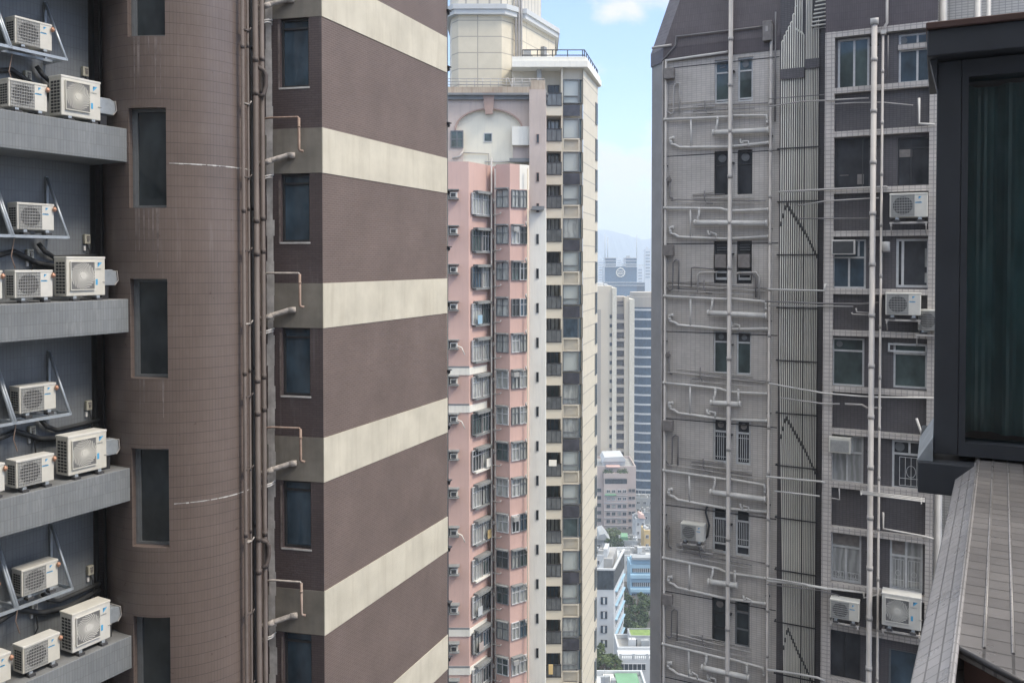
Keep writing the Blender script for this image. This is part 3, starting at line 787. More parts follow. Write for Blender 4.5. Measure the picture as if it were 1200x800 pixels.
# vertical stacks on the grey face
def vpipe(px, off, r, mt, z0, z1, name='stack_pipe', fr=R, sock=True, hx=None):
    x = fr.hx(px, -off) if hx is None else hx
    mb = MB(); mb.tube([(x, -off, z0), (x, -off, z1)], r, 12)
    if sock:
        zz = z1-1.1
        while zz > max(z0, -16):
            mb.tube([(x, -off, zz), (x, -off, zz+.12)], r*1.17, 12); zz -= 1.5
    part(name, mb, M[mt], right, fr)
    if r > .04:
        zz = z1-.6
        mb = MB()
        while zz > max(z0, -16): mb.box(x-r*1.5, x+r*1.5, -off-.0, -.002, zz, zz+.03); zz -= 3.0
        part('pipe_bracket', mb, M['dark_metal'], right, fr)
vpipe(854.5, .22, .073, 'pipe_pale', RZ, ztop+6)
vpipe(779.3, .10, .042, 'pipe_pale', RZ, R.hz(779, 71, -.1), sock=False)
vpipe(776.0, .05, .036, 'pipe_grey', RZ, ztop+.05, sock=False)
vpipe(901.5, .10, .045, 'pipe_pale', RZ, R.hz(901, 30), sock=True)
vpipe(906.5, .06, .024, 'pipe_grey', R.hz(906, 143), ztop+1.2, sock=False)
mb = MB(); mb.tube([rp(779.3, 71.5, .10), rp(853, 61, .12)], .042, 10); part('horizontal_pipe', mb, M['pipe_white'], right, R)
mb = MB(); mb.tube([rp(776, 72, .06), rp(792, 53, .06), rp(792.5, 43, .06), rp(897, 31, .06)], .032, 10); part('horizontal_pipe', mb, M['pipe_grey'], right, R)
mb = MB(); mb.tube([rp(764, 56.5, .05), rp(787, 53, .05)], .045, 10); part('horizontal_pipe', mb, M['pipe_pale'], right, R)
mb = MB(); p = rp(900.5, 37, 0); mb.box(p[0]-.15, p[0]+.14, -.22, -.001, p[2]-.34, p[2]+.30)
o = part('meter_box', mb, M['box_metal'], right, R, .015)
mb = MB(); mb.box(p[0]-.05, p[0]+.02, -.235, -.2205, p[2]-.05, p[2]+.12); part('meter_label', mb, M['pipe_pale'], right, R)

# per storey branch pipes, drawn on the second storey gap and moved down storey by storey
def branch(pts, off, r, mt, k, name='branch_pipe', n=10):
    q = []
    for i, (x, y) in enumerate(pts):
        a = rp(x, y, off); q.append((a[0], a[1], a[2]-3.0*k))
    mb = MB(); mb.tube(q, r, n)
    if r > .035:
        for e in (q[0], q[-1]): mb.tube([(e[0]-.03, e[1], e[2]), (e[0]+.03, e[1], e[2])], r*1.2, n)
    part(name, mb, M[mt], right, R)
random.seed(31)
fat0 = [836, 815, 831, 835, 835, 833, 826]; fat1 = [900, 899, 899, 869, 899, 866, 881]
for k in range(0, 7):
    kk = max(k, 0) % 7; j = lambda a=1.5: random.uniform(-a, a)
    ya = 141+j(1); yb = 172+j(1); yf = 156+j(1.5)
    branch([(779, ya), (852, ya-3), (858, ya-4.5), (898, ya-5), (899, ya+3)] if kk % 2 == 0 else [(779, ya), (845, ya-2.5), (855, ya), (900, ya-4)], .13, .042, 'pipe_white', k)
    branch([(fat0[kk], yf), (fat1[kk], yf-3.2)], .20, .088, 'pipe_white', k, 'fat_branch_pipe', 14)
    xs_ = fat0[kk]+3
    branch([(xs_+2, ya-1), (xs_+1.5, ya+6), (xs_, ya+9), (xs_+1, yf)], .16, .036, 'pipe_white', k)
    if fat1[kk] < 890: branch([(fat1[kk]-2, yf-3), (fat1[kk]-2, ya-4)], .16, .036, 'pipe_white', k)
    branch([(786+j(), yb-5), (787, yb-2), (791, yb-1.5), (796, yb+1.5), (852, yb+1), (900, yb-4)], .11, .046, 'pipe_white', k)
    branch([(786, yb-5), (785.5, yb-9), (789, yb-9.5)], .11, .05, 'pipe_white', k)
    branch([(810+j(.5), ya), (810, yb+1)], .12, .030, 'pipe_white', k)
    for q in range(random.choice((1, 2, 2, 3))):            # little traps
        x = random.choice((819, 840, 866, 872, 878, 884))+j(2)
        branch([(x, yb+.5), (x, yb-5-j(1.5)), (x-6, yb-6), (x-6.5, yb-3), (x-9, yb-3.2), (x-9.5, yb-8)], .13, .034, 'pipe_white', k, 'trap_pipe', 8)
    for q in range(5):                                      # thin dull pipes under the sills
        y = 121.5+q*3.0+j(.8); x0 = random.choice((783, 787, 795, 812)); x1 = random.choice((838, 850, 884, 898, 900))
        branch([(x0, y+1.5), (x0+8, y), (x1, y-3)], .05+.015*q, .016+.008*(q == 2), 'pipe_grey' if q % 2 else 'pipe_pale', k, 'thin_pipe', 6)
    x = random.choice((822, 826, 830)); branch([(x, 118+j()), (x, 128), (x+3, 133), (x+10, 133)], .09, .022, 'pipe_grey', k, 'thin_pipe', 6)
    if kk in (0, 2, 4, 6):
        branch([(781.5, 99), (781.5, 130), (786, 134), (789, 132), (789.5, 101), (793, 97), (796.5, 98), (796, 134)], .08, .028, 'pipe_pale' if kk == 0 else 'pipe_grey', k, 'loop_pipe', 8)
    else:
        branch([(785, 103), (785.5, 128), (789, 129.5)], .06, .028, 'pipe_grey', k, 'loop_pipe', 8)
    mb = MB(); a = rp(786 if kk % 2 == 0 else 784, 88 if kk % 2 == 0 else 108, 0)
    mb.box(a[0]-.17, a[0]+.16, -.24, -.001, a[2]-3.0*k-.16, a[2]-3.0*k+.20)
    if kk in (0, 4, 6, 2): part('wall_box', mb, M['box_metal'], right, R, .012)
    else:
        mb = MB(); mb.tube([(a[0], -.10, a[2]-3.0*k), (a[0], -.001, a[2]-3.0*k)], .10, 14); mb.tube([(a[0], -.13, a[2]-3.0*k), (a[0], -.101, a[2]-3.0*k)], .06, 12)
        part('round_vent', mb, M['box_metal'], right, R)
    if kk in (2,):                                          # arched pipes round the low windows
        branch([(811, 128), (811, 105), (815, 104), (838, 104)], .09, .024, 'pipe_grey', k, 'loop_pipe', 8)
        branch([(818.5, 134), (818.5, 113), (822, 109), (842, 107)], .10, .03, 'pipe_pale', k, 'loop_pipe', 8)
        branch([(891, 136), (891, 108), (887, 103), (866, 106)], .10, .036, 'pipe_pale', k, 'loop_pipe', 8)
        branch([(887, 133), (887, 110), (884, 106), (868, 108)], .08, .03, 'pipe_grey', k, 'loop_pipe', 8)

# =================================================================== bundle of flue pipes
xb0, xb1 = RX(914, -.15), RX(939.5, -.15); xc0, xc1 = RX(942.5, -.15), RX(956.5, -.15)
zsl = R.hz(930, 300)
def zf(py): return R.hz(935, py, -.15)
tops = [47, 41, 36, 31, 26, 17, 8, 0, -6, -10, -14]
n1 = 11; n2 = 8
lean = .0
for i in range(n1):
    x = xb0+(xb1-xb0)*i/(n1-1); xe = x+.20*(1-i/(n1-1))
    zt = zf(tops[i]) if i < 7 else zf(36+2*(i-7))
    pts = [(xe, -.15, RZ), (xe, -.15, zf(800)), (x, -.15, zf(420)), (x, -.15, zt)]
    if i < 7: pts += [(x+.02, -.10, zt+.05), (x+.02, .01, zt+.06)]
    else: pts += [(x-.06, -.15, zt+.10), (x-.06, -.15, zt+3)]
    mb = MB(); mb.tube(pts, .0195, 8); part('flue_pipe', mb, M['flue'], right, R)
    if i < 11:
        z2 = zf(262-9.5*i if i < 3 else 240+4.0*(i-3))
        for kz in (0, -6.85, -13.7):
            xx = x+(xe-x)*max(0, min(1, (zf(420)-(z2+kz))/(zf(420)-zf(800))))
            mb = MB(); mb.tube([(xx, -.15, z2+kz-.075), (xx, -.15, z2+kz+.075)], .032, 8); part('flue_coupling', mb, M['coupling'], right, R)
for i in range(n2):
    x = xc0+(xc1-xc0)*i/(n2-1); zt = zf(27+i*1.1)
    xt = RX(993, -.15)-.10*i*1.0-.0
    if i < 4: zt = zf(33-4.3*i); pts = [(x, -.15, RZ), (x, -.15, zf(20-12*i)), (x, -.15, zf(-20))]
    else: 
        zt = zf(36-4.0*(i-4)); xt = RX(992-2.2*(i-4), -.15)
        pts = [(x, -.15, RZ), (x, -.15, zt), (xt, -.15, zt+.0), (xt, -.15, zf(-30))]
    mb = MB(); mb.tube(pts, .0195, 8); part('flue_pipe', mb, M['flue'], right, R)
    if i < 8:
        z2 = zf(240+4.0*(8+i))
        for kz in (0, -6.85, -13.7):
            mb = MB(); mb.tube([(x, -.15, z2+kz-.07), (x, -.15, z2+kz+.07)], .032, 8); part('flue_coupling', mb, M['coupling'], right, R)
for i in range(7):                                         # stepped runs to the right, high up
    y = 33.5-4.6*i; x0 = RX(948+.8*i, -.22); x1 = RX(990-2.4*(i % 4)-1.2*i, -.22); z = zf(y)
    mb = MB(); mb.tube([(x0, -.22, z), (x1, -.22, z+.04), (x1, -.22, zf(-20-i))], .026, 8); part('flue_pipe', mb, M['flue'], right, R)
mb = MB(); mb.box(xb0-.05, xb1+.03, -.215, -.185, zf(92), zf(80)); part('flue_wrap', mb, M['dark_tile'], right, R)
mb = MB(); mb.box(xc0-.03, xc1+.03, -.215, -.185, zf(82), zf(71)); part('flue_wrap', mb, M['dark_tile'], right, R)
for k in range(0, 14):
    z = zf(174)-1.68*k-.02*k
    mb = MB(); mb.box(xb0-.12, xc1+.06, -.20, -.18, z, z+.035); mb.box(xb0-.12, xb0-.08, -.18, 0, z, z+.035); part('flue_clamp', mb, M['dark_metal'], right, R)

# =================================================================== window bay with pale tiled grid
bx0, bx1 = B.hx(964.5), B.hx(1095)
cl1 = B.hx(975.5); cr0 = B.hx(1086.5)
zA = B.hz(972, 41.5)
lint = [zA-2.995*k for k in range(-0, 8)]
ysill = [107, 224, 341, 455, 567, 685, 797]; sill = [B.hz(972, y) for y in ysill]
TB = .085
DP = .20
zbt = zA+TB
mb = MB(); mb.box(bx0, cl1, 0, DP+.05, RZ, zbt); part('bay_column', mb, M['pale_tile'], right, B)
mb = MB(); mb.box(cr0, bx1, 0, DP+.05, RZ, zbt); part('bay_column', mb, M['pale_tile'], right, B)
for z in lint[:7]+sill:
    mb = MB(); mb.box(cl1+.002, cr0-.002, .012, DP+.05, z-TB, z+TB-.003); part('bay_beam', mb, M['pale_tile'], right, B)
# recessed dark wall with openings
def bx(px): return B.hx(px, DP)
def bz(px, py): return B.hz(px, py, DP)
bw = {}
L_px = [(979, 1016, 45, 104), (976.5, 1017, 162, 221), (974.5, 1014, 280.5, 338), (975, 1013, 396, 452.5), (974.5, 1013, 510, 566), (975, 1011.5, 624, 682.5), (974, 1011.5, 740, 796)]
R_px = [(1050, 1090, 39, 97), (1050, 1089, 161, 217), (1049, 1088.5, 279.5, 337), (1047, 1087, 402, 455), (1046.5, 1084, 516.5, 574), (1045, 1084, 633, 693), (1045, 1084, 763, 830)]
ops = []
for side, lst in (('L', L_px), ('R', R_px)):
    for k, (a, b, c, d) in enumerate(lst):
        pm_ = (a+b)/2
        o_ = (bx(a), bx(b), bz(pm_, d), bz(pm_, c)); bw[side, k] = o_; ops.append(o_)
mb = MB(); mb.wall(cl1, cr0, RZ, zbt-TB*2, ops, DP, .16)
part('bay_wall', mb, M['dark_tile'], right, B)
mb = MB(); mb.box(bx0, bx1+.0, .04, 1.15, zbt+.001, ztop+8); part('upper_wall', mb, M['roof_tile'], right, B)
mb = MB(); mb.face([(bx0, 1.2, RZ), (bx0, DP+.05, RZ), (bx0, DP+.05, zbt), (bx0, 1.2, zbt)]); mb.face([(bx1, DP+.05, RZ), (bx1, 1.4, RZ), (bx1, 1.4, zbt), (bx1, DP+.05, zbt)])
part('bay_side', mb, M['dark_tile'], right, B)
mb = MB(); mb.box(bx1-.3, bx1+9, 1.151, 1.4, RZ, ztop+8); part('side_wall', mb, M['bright_tile'], right, B)
def bwin(side, k, **kw):
    o_ = bw[side, k]; x = (o_[0]+o_[1])/2; w = o_[1]-o_[0]-.006; h = o_[3]-o_[2]-.006
    kw.setdefault('y', DP+.05)
    return window(right, B, x, o_[2]+.003, w, h, **kw), w, h
def circ(o, x, z, r=.10, mt='frame_grey', y=.0):
    mb = MB(); mb.tube([(x, y, z), (x, y+.03, z)], r, 20); mb.tube([(x, y-.006, z), (x, y-.001, z)], r*.72, 18, 0); sub('fan', mb, M[mt], o)
def grille(o, xs, z0, z1, y=.004):
    mb = MB()
    for (a, b) in xs:
        n = 4
        for i in range(n+1): mb.box(a+(b-a)*i/n-.007, a+(b-a)*i/n+.007, y, y+.016, z0, z1)
        for z in (z0, z0+(z1-z0)*.25, z1-.014): mb.box(a, b, y+.002, y+.014, z, z+.014)
        c = (a+b)/2; q = (b-a)*.2; zc = (z0+z1)/2
        mb.tube([(c+q*cos(t*pi/6), y+.008, zc+q*1.4*sin(t*pi/6)) for t in range(13)], .007, 5)
    sub('security_grille', mb, M['frame_white'], o)
o, w, h = bwin('L', 0, vs=(.52,), pm='glass_teal', t=.06)
o, w, h = bwin('L', 1, vs=(.80,), fm='frame_dark', pm='glass_deep', t=.03)
mb = MB(); mb.box(.15, .33, .012, .03, .12, .42); mb.box(-.35, -.1, .012, .03, .4, .42); sub('window_sticker', mb, M['box_metal'], o)
o, w, h = bwin('L', 2, vs=((.5, 0, .63), (.78, .66, 1)), hs=(.63,), pm='glass_blue', t=.055)
mb = MB(); mb.box(-w*.5, w*.20, -.30, .02, h*.69, h*.99); sub('window_unit', mb, M['pipe_white'], o, bevel=.012)
mb = MB(); mb.box(-w*.46, w*.15, -.312, -.301, h*.715, h*.96)
sub('unit_grille', mb, M['ac_dark'], o)
o, w, h = bwin('L', 3, hs=(.735,), pm='glass_teal', t=.055); circ(o, -.25, h*.87, .09)
o, w, h = bwin('L', 4, vs=((.5, 0, .64), (.66, .64, 1)), hs=(.64,), pm='curtain', t=.055)
mb = MB(); mb.box(-w*.53, w*.14, -.38, .02, h*.66, h*.985); u = sub('window_unit', mb, M['ac_white'], o, bevel=.012)
mb = MB(); mb.box(-w*.48, w*.09, -.392, -.381, h*.69, h*.93)
sub('unit_grille', mb, M['ac_grey'], o)
mb = MB()
for i in range(9): mb.box(-w*.475, w*.085, -.40, -.3925, h*(.70+.025*i), h*(.708+.025*i))
sub('unit_louvre', mb, M['ac_wire'], o)
o, w, h = bwin('L', 5, vs=((.5, 0, .70),), hs=(.70,), pm='curtain', t=.055); grille(o, ((-w*.42, -w*.07), (w*.07, w*.42)), .07, .30)
mb = MB(); mb.box(-w*.44, w*.44, .02, .05, h*.74, h*.95); sub('vent_board', mb, M['box_metal'], o)
o, w, h = bwin('L', 6, vs=(.5,), fm='frame_dark', pm='glass_deep', t=.03)
o, w, h = bwin('R', 0, vs=(.55,), hs=(.67,), pm='glass_blue', t=.055); circ(o, -.33, h*.88, .10, 'frame_grey')
mb = MB(); mb.box(-w/2-.02, w/2+.02, -.10, .075, h*.68, h*.79); sub('tile_band', mb, M['pale_tile'], o)
o, w, h = bwin('R', 1, vs=(.40,), hs=(.78,), fm='frame_dark', pm='glass_deep', t=.035)
mb = MB(); mb.box(-.42, -.06, .012, .03, h*.60, h*.76); sub('window_sticker', mb, M['box_metal'], o)
o, w, h = bwin('R', 2, vs=(.20,), pm='glass_deep', t=.07)
mb = MB(); mb.box(w*.36, w*.47, .012, .03, h*.42, h*.80); mb.box(w*.36, w*.47, .012, .03, h*.10, h*.30); sub('painted_reflection', mb, M['curtain'], o)  # pale blocks painted as a bright reflection in the glass
o, w, h = bwin('R', 3, hs=(.76,), pm='glass_teal', t=.055)
mb = MB(); mb.box(-.60, .44, -.16, -.12, h*.80, h*.84); mb.box(-.60, .44, -.09, -.05, h*.95, h*.99); mb.box(-.60, -.55, -.16, -.05, h*.80, h*.99); mb.box(.40, .44, -.16, -.05, h*.80, h*.99); sub('awning_frame', mb, M['frame_white'], o)
o, w, h = bwin('R', 4, vs=((.55, .7, 1),), hs=(.72,), pm='glass_deep', t=.06); circ(o, -.22, h*.86, .13, 'frame_grey'); grille(o, ((-.22, .40),), .10, h*.66)
o, w, h = bwin('R', 5, vs=(.5,), hs=(.67,), pm='curtain', t=.055); circ(o, -.24, h*.84, .12, 'box_metal'); grille(o, ((-w*.42, -w*.07), (w*.07, w*.42)), .08, h*.60)
mb = MB(); mb.box(-w*.44, -w*.05, .02, .05, h*.7, h*.95); sub('vent_board', mb, M['box_metal'], o)
o, w, h = bwin('R', 6, fm='frame_grey', pm='glass_blue', t=.05)
# stacks of the bay
vpipe(1021.5, .24, .08, 'pipe_pale', RZ, B.hz(1025, 28, -.24), fr=B)
p = bp(1025.4, 24, .24); mb = MB(); x_ = B.hx(1021.5, -.24); mb.tube([(x_, -.24, p[2]-.12), (x_, -.24, p[2]+.0), (x_, -.25, p[2]+.06)], .115, 14); part('pipe_cowl', mb, M['pipe_white'], right, B)
vpipe(1031.5, .10, .036, 'pipe_pale', RZ, B.hz(1034, 42, -.1), fr=B)
vpipe(1037.5, .06, .022, 'pipe_grey', B.hz(1037, 92), B.hz(1037, 42, -.1), fr=B, sock=False)
mb = MB(); mb.tube([bp(1036, 38, .14), bp(1036.5, 32, .12), bp(1039.5, 27, .10), bp(1039.5, -20, .10)], .04, 10); part('stack_pipe', mb, M['pipe_pale'], right, B)
mb = MB(); p = bp(1035.5, 39, 0); mb.box(p[0]-.07, p[0]+.07, -.18, 0, p[2]-.06, p[2]+.06); part('junction_box', mb, M['pipe_white'], right, B)
# pipes that cross from the grey face to the bay
def cross(pts, r, mt, name='crossing_pipe'):
    q = [R.local(B.world(*bp(a, b, o))) if pl == 'B' else rp(a, b, o) for pl, a, b, o in pts]
    mb = MB(); mb.tube(q, r, 8); part(name, mb, M[mt], right, R)
cross([('R', 901, 125, .3), ('R', 940, 119, .35), ('B', 972, 117.5, .07), ('B', 981, 117, .07), ('B', 1018, 115, .07)], .022, 'pipe_pale')
cross([('R', 901, 116, .3), ('B', 966, 111, .09)], .014, 'pipe_grey')
cross([('B', 975, 122, .05), ('B', 1000, 120.5, .05), ('B', 1035, 120, .05), ('B', 1070, 123.5, .05)], .015, 'pipe_pale')
cross([('R', 912, 225, .3), ('B', 968, 222, .10), ('B', 1038, 218.8, .10), ('B', 1041, 220, .10)], .030, 'pipe_pale')
cross([('R', 935, 241, .3), ('B', 968, 235.5, .10), ('B', 1030, 232, .10)], .020, 'pipe_pale')
cross([('R', 935, 256, .3), ('B', 968, 256, .10), ('B', 1030, 256, .06)], .020, 'pipe_grey')
cross([('R', 900, 339, .3), ('R', 940, 340, .35), ('B', 966, 340.5, .10), ('B', 967.5, 332, .10)], .030, 'pipe_white')
cross([('R', 897, 353, .3), ('B', 966, 355.5, .10), ('B', 1010, 356, .06), ('B', 1030, 354.5, .06)], .024, 'pipe_grey')
cross([('R', 900, 358, .3), ('B', 966, 358.5, .10), ('B', 1000, 359, .06)], .016, 'pipe_pale')
cross([('R', 901, 449, .3), ('R', 940, 456, .35), ('B', 966, 460.5, .10), ('B', 1000, 463.5, .10), ('B', 1022, 465, .10), ('B', 1095, 466, .10)], .026, 'pipe_white')
cross([('R', 915, 466, .3), ('B', 966, 473, .10), ('B', 984, 473, .06)], .024, 'pipe_pale')
cross([('B', 990, 473, .05), ('B', 1010, 474, .05), ('B', 1016, 477.5, .05), ('B', 1033, 477.5, .05)], .030, 'pipe_pale')
cross([('R', 898, 558, .3), ('R', 940, 562, .35), ('B', 962, 564, .12), ('B', 966.5, 565, .05)], .034, 'pipe_white')
cross([('R', 908, 575, .3), ('B', 960, 581, .15)], .024, 'pipe_white')
cross([('R', 899, 680, .3), ('R', 935, 684, .35), ('B', 958, 687.5, .14), ('B', 973, 690, .10)], .040, 'pipe_white')
cross([('R', 899, 677, .3), ('R', 920, 680, .35), ('B', 970, 689, .12), ('B', 1012, 694, .10)], .030, 'pipe_white')
cross([('R', 899, 684, .3), ('B', 962, 691.5, .16), ('B', 983, 697, .08), ('B', 983, 701, .08)], .018, 'pipe_grey')
cross([('R', 899, 784, .3), ('R', 940, 790, .35), ('B', 958, 793.5, .14), ('B', 966, 797, .06)], .036, 'pipe_white')
cross([('B', 1077, 115, .1), ('B', 1077, 145, .1), ('B', 1095, 146, .1)], .036, 'pipe_white')
cross([('B', 998, 366, .08), ('B', 999, 368, .08), ('B', 1021, 369, .08)], .024, 'pipe_pale')
cross([('B', 1003, 361, .08), ('B', 1004, 365.5, .08), ('B', 1020, 366.5, .08)], .022, 'pipe_pale')
cross([('B', 974, 583, .05), ('B', 984, 585, .05), ('B', 983.5, 572, .05)], .020, 'pipe_pale')
cross([('B', 1035, 600, .08), ('B', 1035, 619, .08), ('B', 1083, 628, .08), ('B', 1094, 631, .08)], .030, 'pipe_white')
cross([('B', 1074, 490, .1), ('B', 1080, 508, .1), ('B', 1090, 511, .1)], .036, 'pipe_white')
cross([('B', 1012, 694, .10), ('B', 1012.5, 700, .10), ('B', 1034, 695, .10)], .026, 'pipe_white')
mb = MB(); p = bp(1038, 289, 0)
mb.tube([(p[0], -.06, p[2]-.14), (p[0], -.06, p[2]+.06), (p[0], -.05, p[2]+.13)], .12, 16); part('dome_vent', mb, M['pipe_white'], right, B)
mb = MB(); mb.tube([(p[0], -.06, p[2]-.16), (p[0], -.06, p[2]-.12)], .125, 16); part('dome_vent_rim', mb, M['box_metal'], right, B)
# laundry rail sticking out under the fifth storey
mb = MB()
for i in range(3):
    a = bp(1008, 575+i*1.5, .30+.10*i); b2 = bp(1084, 584+i*1.8, .45+.10*i); mb.tube([a, b2], .02, 6)
part('drying_rail', mb, M['pipe_white'], right, B)
for px in (1011, 1080):
    mb = MB(); a = bp(px, 573 if px < 1050 else 583, 0); mb.tube([(a[0], .0, a[2]), (a[0], -.62, a[2]-.02)], .018, 6); part('rail_arm', mb, M['pipe_white'], right, B)
# air conditioners on this tower
def r_ac(fr, px, py, s, label, size='small', off=.36, turn=0):
    p = fr.hit(px, py, -off)
    o = place_ac(size, fr, p[0], -off, p[2], label, 'air conditioners on the grey tower', s, turn)
    for ch in list(o.children):
        if ch.name.startswith('valve_cap') and o is not AC_SMALL: bpy.data.objects.remove(ch)
    w = .63*s if size == 'small' else .72*s
    t = thing('support_frame', 'steel support frame under the '+label.split(',')[0].replace('white ', '').replace('large ', ''), 'bracket', fr.world(p[0], 0, p[2]), fr.rot, 'supports under the air conditioners of the grey tower')
    mb = MB(); mb.box(-w*.5, w*.5, -off-.03, -off+.01, -.055*s-.0, -.02*s); sub('front_rail', mb, M['pipe_pale'], t)
    for sx in (-1, 1):
        mb = MB(); mb.box(sx*w*.46-.02, sx*w*.46+.02, -off-.05, -.002, -.10*s, -.056*s); mb.tube([(sx*w*.46, -off, -.09), (sx*w*.46, -.02, -.38)], .018, 6); sub('arm', mb, M['pipe_pale'], t)
r_ac(B, 1064.5, 258.5, 1.58, 'wide air conditioner below the second bay row, top one of the grey tower')
r_ac(B, 1058, 373, 1.48, 'air conditioner below the third bay row, near the dark glass bay')
r_ac(B, 1092, 391, 1.35, 'air conditioner half hidden by the dark glass bay', turn=-.5)
r_ac(B, 989.5, 729, 1.30, 'low air conditioner left of the thick bay pipe')
r_ac(R, 811, 636, 1.26, 'lone air conditioner on the grey face near the tower corner')
r_ac(B, 1056, 739, 1.45, 'tall air conditioner near the tiled ledge, lowest at right of the thick bay pipe', 'large')
# cable looping from the lone unit
mb = MB(); mb.tube([rp(822, 634, .05), rp(829, 628, .06), rp(831, 615, .05), rp(827, 600, .05), rp(829, 590, .05)], .035, 8); part('coolant_hose', mb, M['hose'], right, R)
for px, r in ((1105.5, .11), (1146, .09), (1158.5, .06)):
    x = B.hx(px, .70, 10); mb = MB(); mb.tube([(x, .66, RZ), (x, .66, ztop+8)], r, 12); part('stack_pipe', mb, M['pipe_white'], right, B)
# =================================================================== PINK TOWER
def P2(px, Y): return (xat(px, Y), Y)
pr0 = P2(575, 66); PZ = ground_z(66)
pink = thing('pink_tower', 'slim pink residential tower with bay windows, grey canopies and an arched mauve crown', 'building', (pr0[0], pr0[1], PZ))
W0 = Fr(0, 0, 1, 0)
def shift(poly): return poly
zp = zat(193, 66)
pl = {'a': P2(515, 64.0), 'b': P2(549.3, 64.0), 'c': P2(574.6, 66.6), 'd': P2(575.4, 67.2), 'e': P2(580.6, 67.2), 'f': P2(581.2, 65.9), 'g': P2(597.5, 65.3), 'h': P2(609, 65.85), 'i': P2(618.5, 66.3), 'j': P2(620.2, 66.5), 'k': P2(639.5, 66.5), 'l': P2(640.5, 82)}
def strip(a, b, z0, z1, mb, m=0): mb.face([(*pl[a], z0), (*pl[b], z0), (*pl[b], z1), (*pl[a], z1)], m)
mb = MB(); strip('a', 'b', PZ, zp, mb); part('left_wing', mb, M['pink_side'], pink, W0)
mb = MB(); strip('b', 'c', PZ, zp, mb); strip('c', 'd', PZ, zp, mb); part('left_bay_wall', mb, M['pink'], pink, W0)
mb = MB(); strip('d', 'e', PZ, zp, mb); strip('e', 'f', PZ, zp, mb); part('pipe_recess', mb, M['pink_side'], pink, W0)
mb = MB(); strip('f', 'g', PZ, zp, mb); strip('g', 'h', PZ, zp, mb); strip('h', 'i', PZ, zp-1.9, mb); strip('i', 'j', PZ, zp-1.9, mb); part('right_bay_wall', mb, M['pink'], pink, W0)
mb = MB(); strip('h', 'i', zp-1.9, zp, mb); strip('i', 'j', zp-1.9, zp, mb); part('white_pier', mb, M['white_wall'], pink, W0)
zw = zat(244, 66.5)
mb = MB(); strip('j', 'k', PZ, zw, mb); strip('k', 'l', PZ, zw, mb); part('white_wall', mb, M['white_wall'], pink, W0)
mb = MB(); strip('j', 'k', zw, zat(105, 66.5), mb); strip('k', 'l', zw, zat(105, 66.5), mb); part('mauve_pier', mb, M['mauve'], pink, W0)
mb = MB(); mb.face([(*pl[c], zp) for c in 'abcdefghij']+[P2(620, 80)+(zp,), P2(515, 80)+(zp,)]); part('terrace', mb, M['roof_grey'], pink, W0)
# crown: mauve block with a big arch
YC = 67.6; CF = Fr(xat(573, YC), YC, 1, 0); s_ = YC/1000
zsp = zat(153, YC); zct = zat(118, YC); zb0 = zp
mb = MB(); mb.box(xat(520, YC)-CF.ox, xat(620.2, YC)-CF.ox, .02, 12, zb0, zct-.05); part('crown_wall', mb, M['crown_cream'], pink, CF)
hw, rise = 38*s_, 24*s_
arc = [(hw*cos(pi*t/24), zsp+rise*sin(pi*t/24)) for t in range(25)]
xe = xat(620.2, YC)-CF.ox; xw = xat(520, YC)-CF.ox
mb = MB(); mb.extrude_y([(hw, zsp), (xe, zsp), (xe, zct), (xw, zct), (xw, zsp), (-hw, zsp)]+[a for a in reversed(arc[1:-1])], -.25, .019); part('arch_panel', mb, M['mauve'], pink, CF)
mb = MB(); mb.box(28*s_, xe, -.25, .018, zat(187, YC), zsp-.002); part('crown_pier', mb, M['mauve'], pink, CF)
mb = MB(); mb.box(xw, -30*s_, -.25, .018, zat(200, YC)+.5, zsp-.002); part('crown_pier', mb, M['mauve'], pink, CF)
mb = MB()
for i in range(24):
    (xa, za), (xb, zb) = arc[i], arc[i+1]; k = 1.055
    o1 = (xa*k, zsp+(za-zsp)*k); o2 = (xb*k, zsp+(zb-zsp)*k)
    mb.extrude_y([(xa, za), o1, o2, (xb, zb)], -.33, -.251)
part('arch_ring', mb, M['brown_trim'], pink, CF)
mb = MB(); mb.extrude_y([(-4*s_, zat(135, YC)), (4.5*s_, zat(135, YC)), (7*s_, zat(110, YC)), (-7*s_, zat(110, YC))], -.55, -.24); part('keystone', mb, M['brown_trim'], pink, CF)
mb = MB(); mb.box(xw, xat(641, YC)-CF.ox, -.5, 12, zct, zat(113.5, YC)); mb.box(xw, xat(642, YC)-CF.ox, -.75, 12, zat(113.5, YC)+.002, zat(111, YC)); part('cornice', mb, M['grey_trim'], pink, CF)
zr = zat(111, YC)
mb = MB(); mb.box(xw, xat(636, YC)-CF.ox, -.35, -.05, zr, zr+.55); mb.box(xat(622, YC)-CF.ox, xat(638.5, YC)-CF.ox, -.40, -.352, zr, zr+1.05); part('parapet', mb, M['rust'], pink, CF)
mb = MB(); x = xw
for z in (.75, .98, 1.2): mb.tube([(xw, -.2, zr+z), (xat(638, YC)-CF.ox, -.2, zr+z)], .03, 6)
while x < xat(637, YC)-CF.ox: mb.tube([(x, -.2, zr+.5), (x, -.2, zr+1.25)], .03, 6); x += .62
part('roof_railing', mb, M['pipe_pale'], pink, CF)
mb = MB(); mb.box(27*s_, 47*s_, -.75, -.26, zat(171.5, YC), zat(150, YC)); part('white_box', mb, M['white_wall'], pink, CF)
mb = MB(); mb.box(24*s_, 52*s_, -.7, -.26, zat(191, YC), zat(187, YC)+.02); part('pier_cap', mb, M['grey_trim'], pink, CF)
window(pink, CF, -1*s_, zat(166.5, YC), 10*s_, 10.5*s_, pm='glass_teal', fm='frame_white', y=-.03, t=.06)
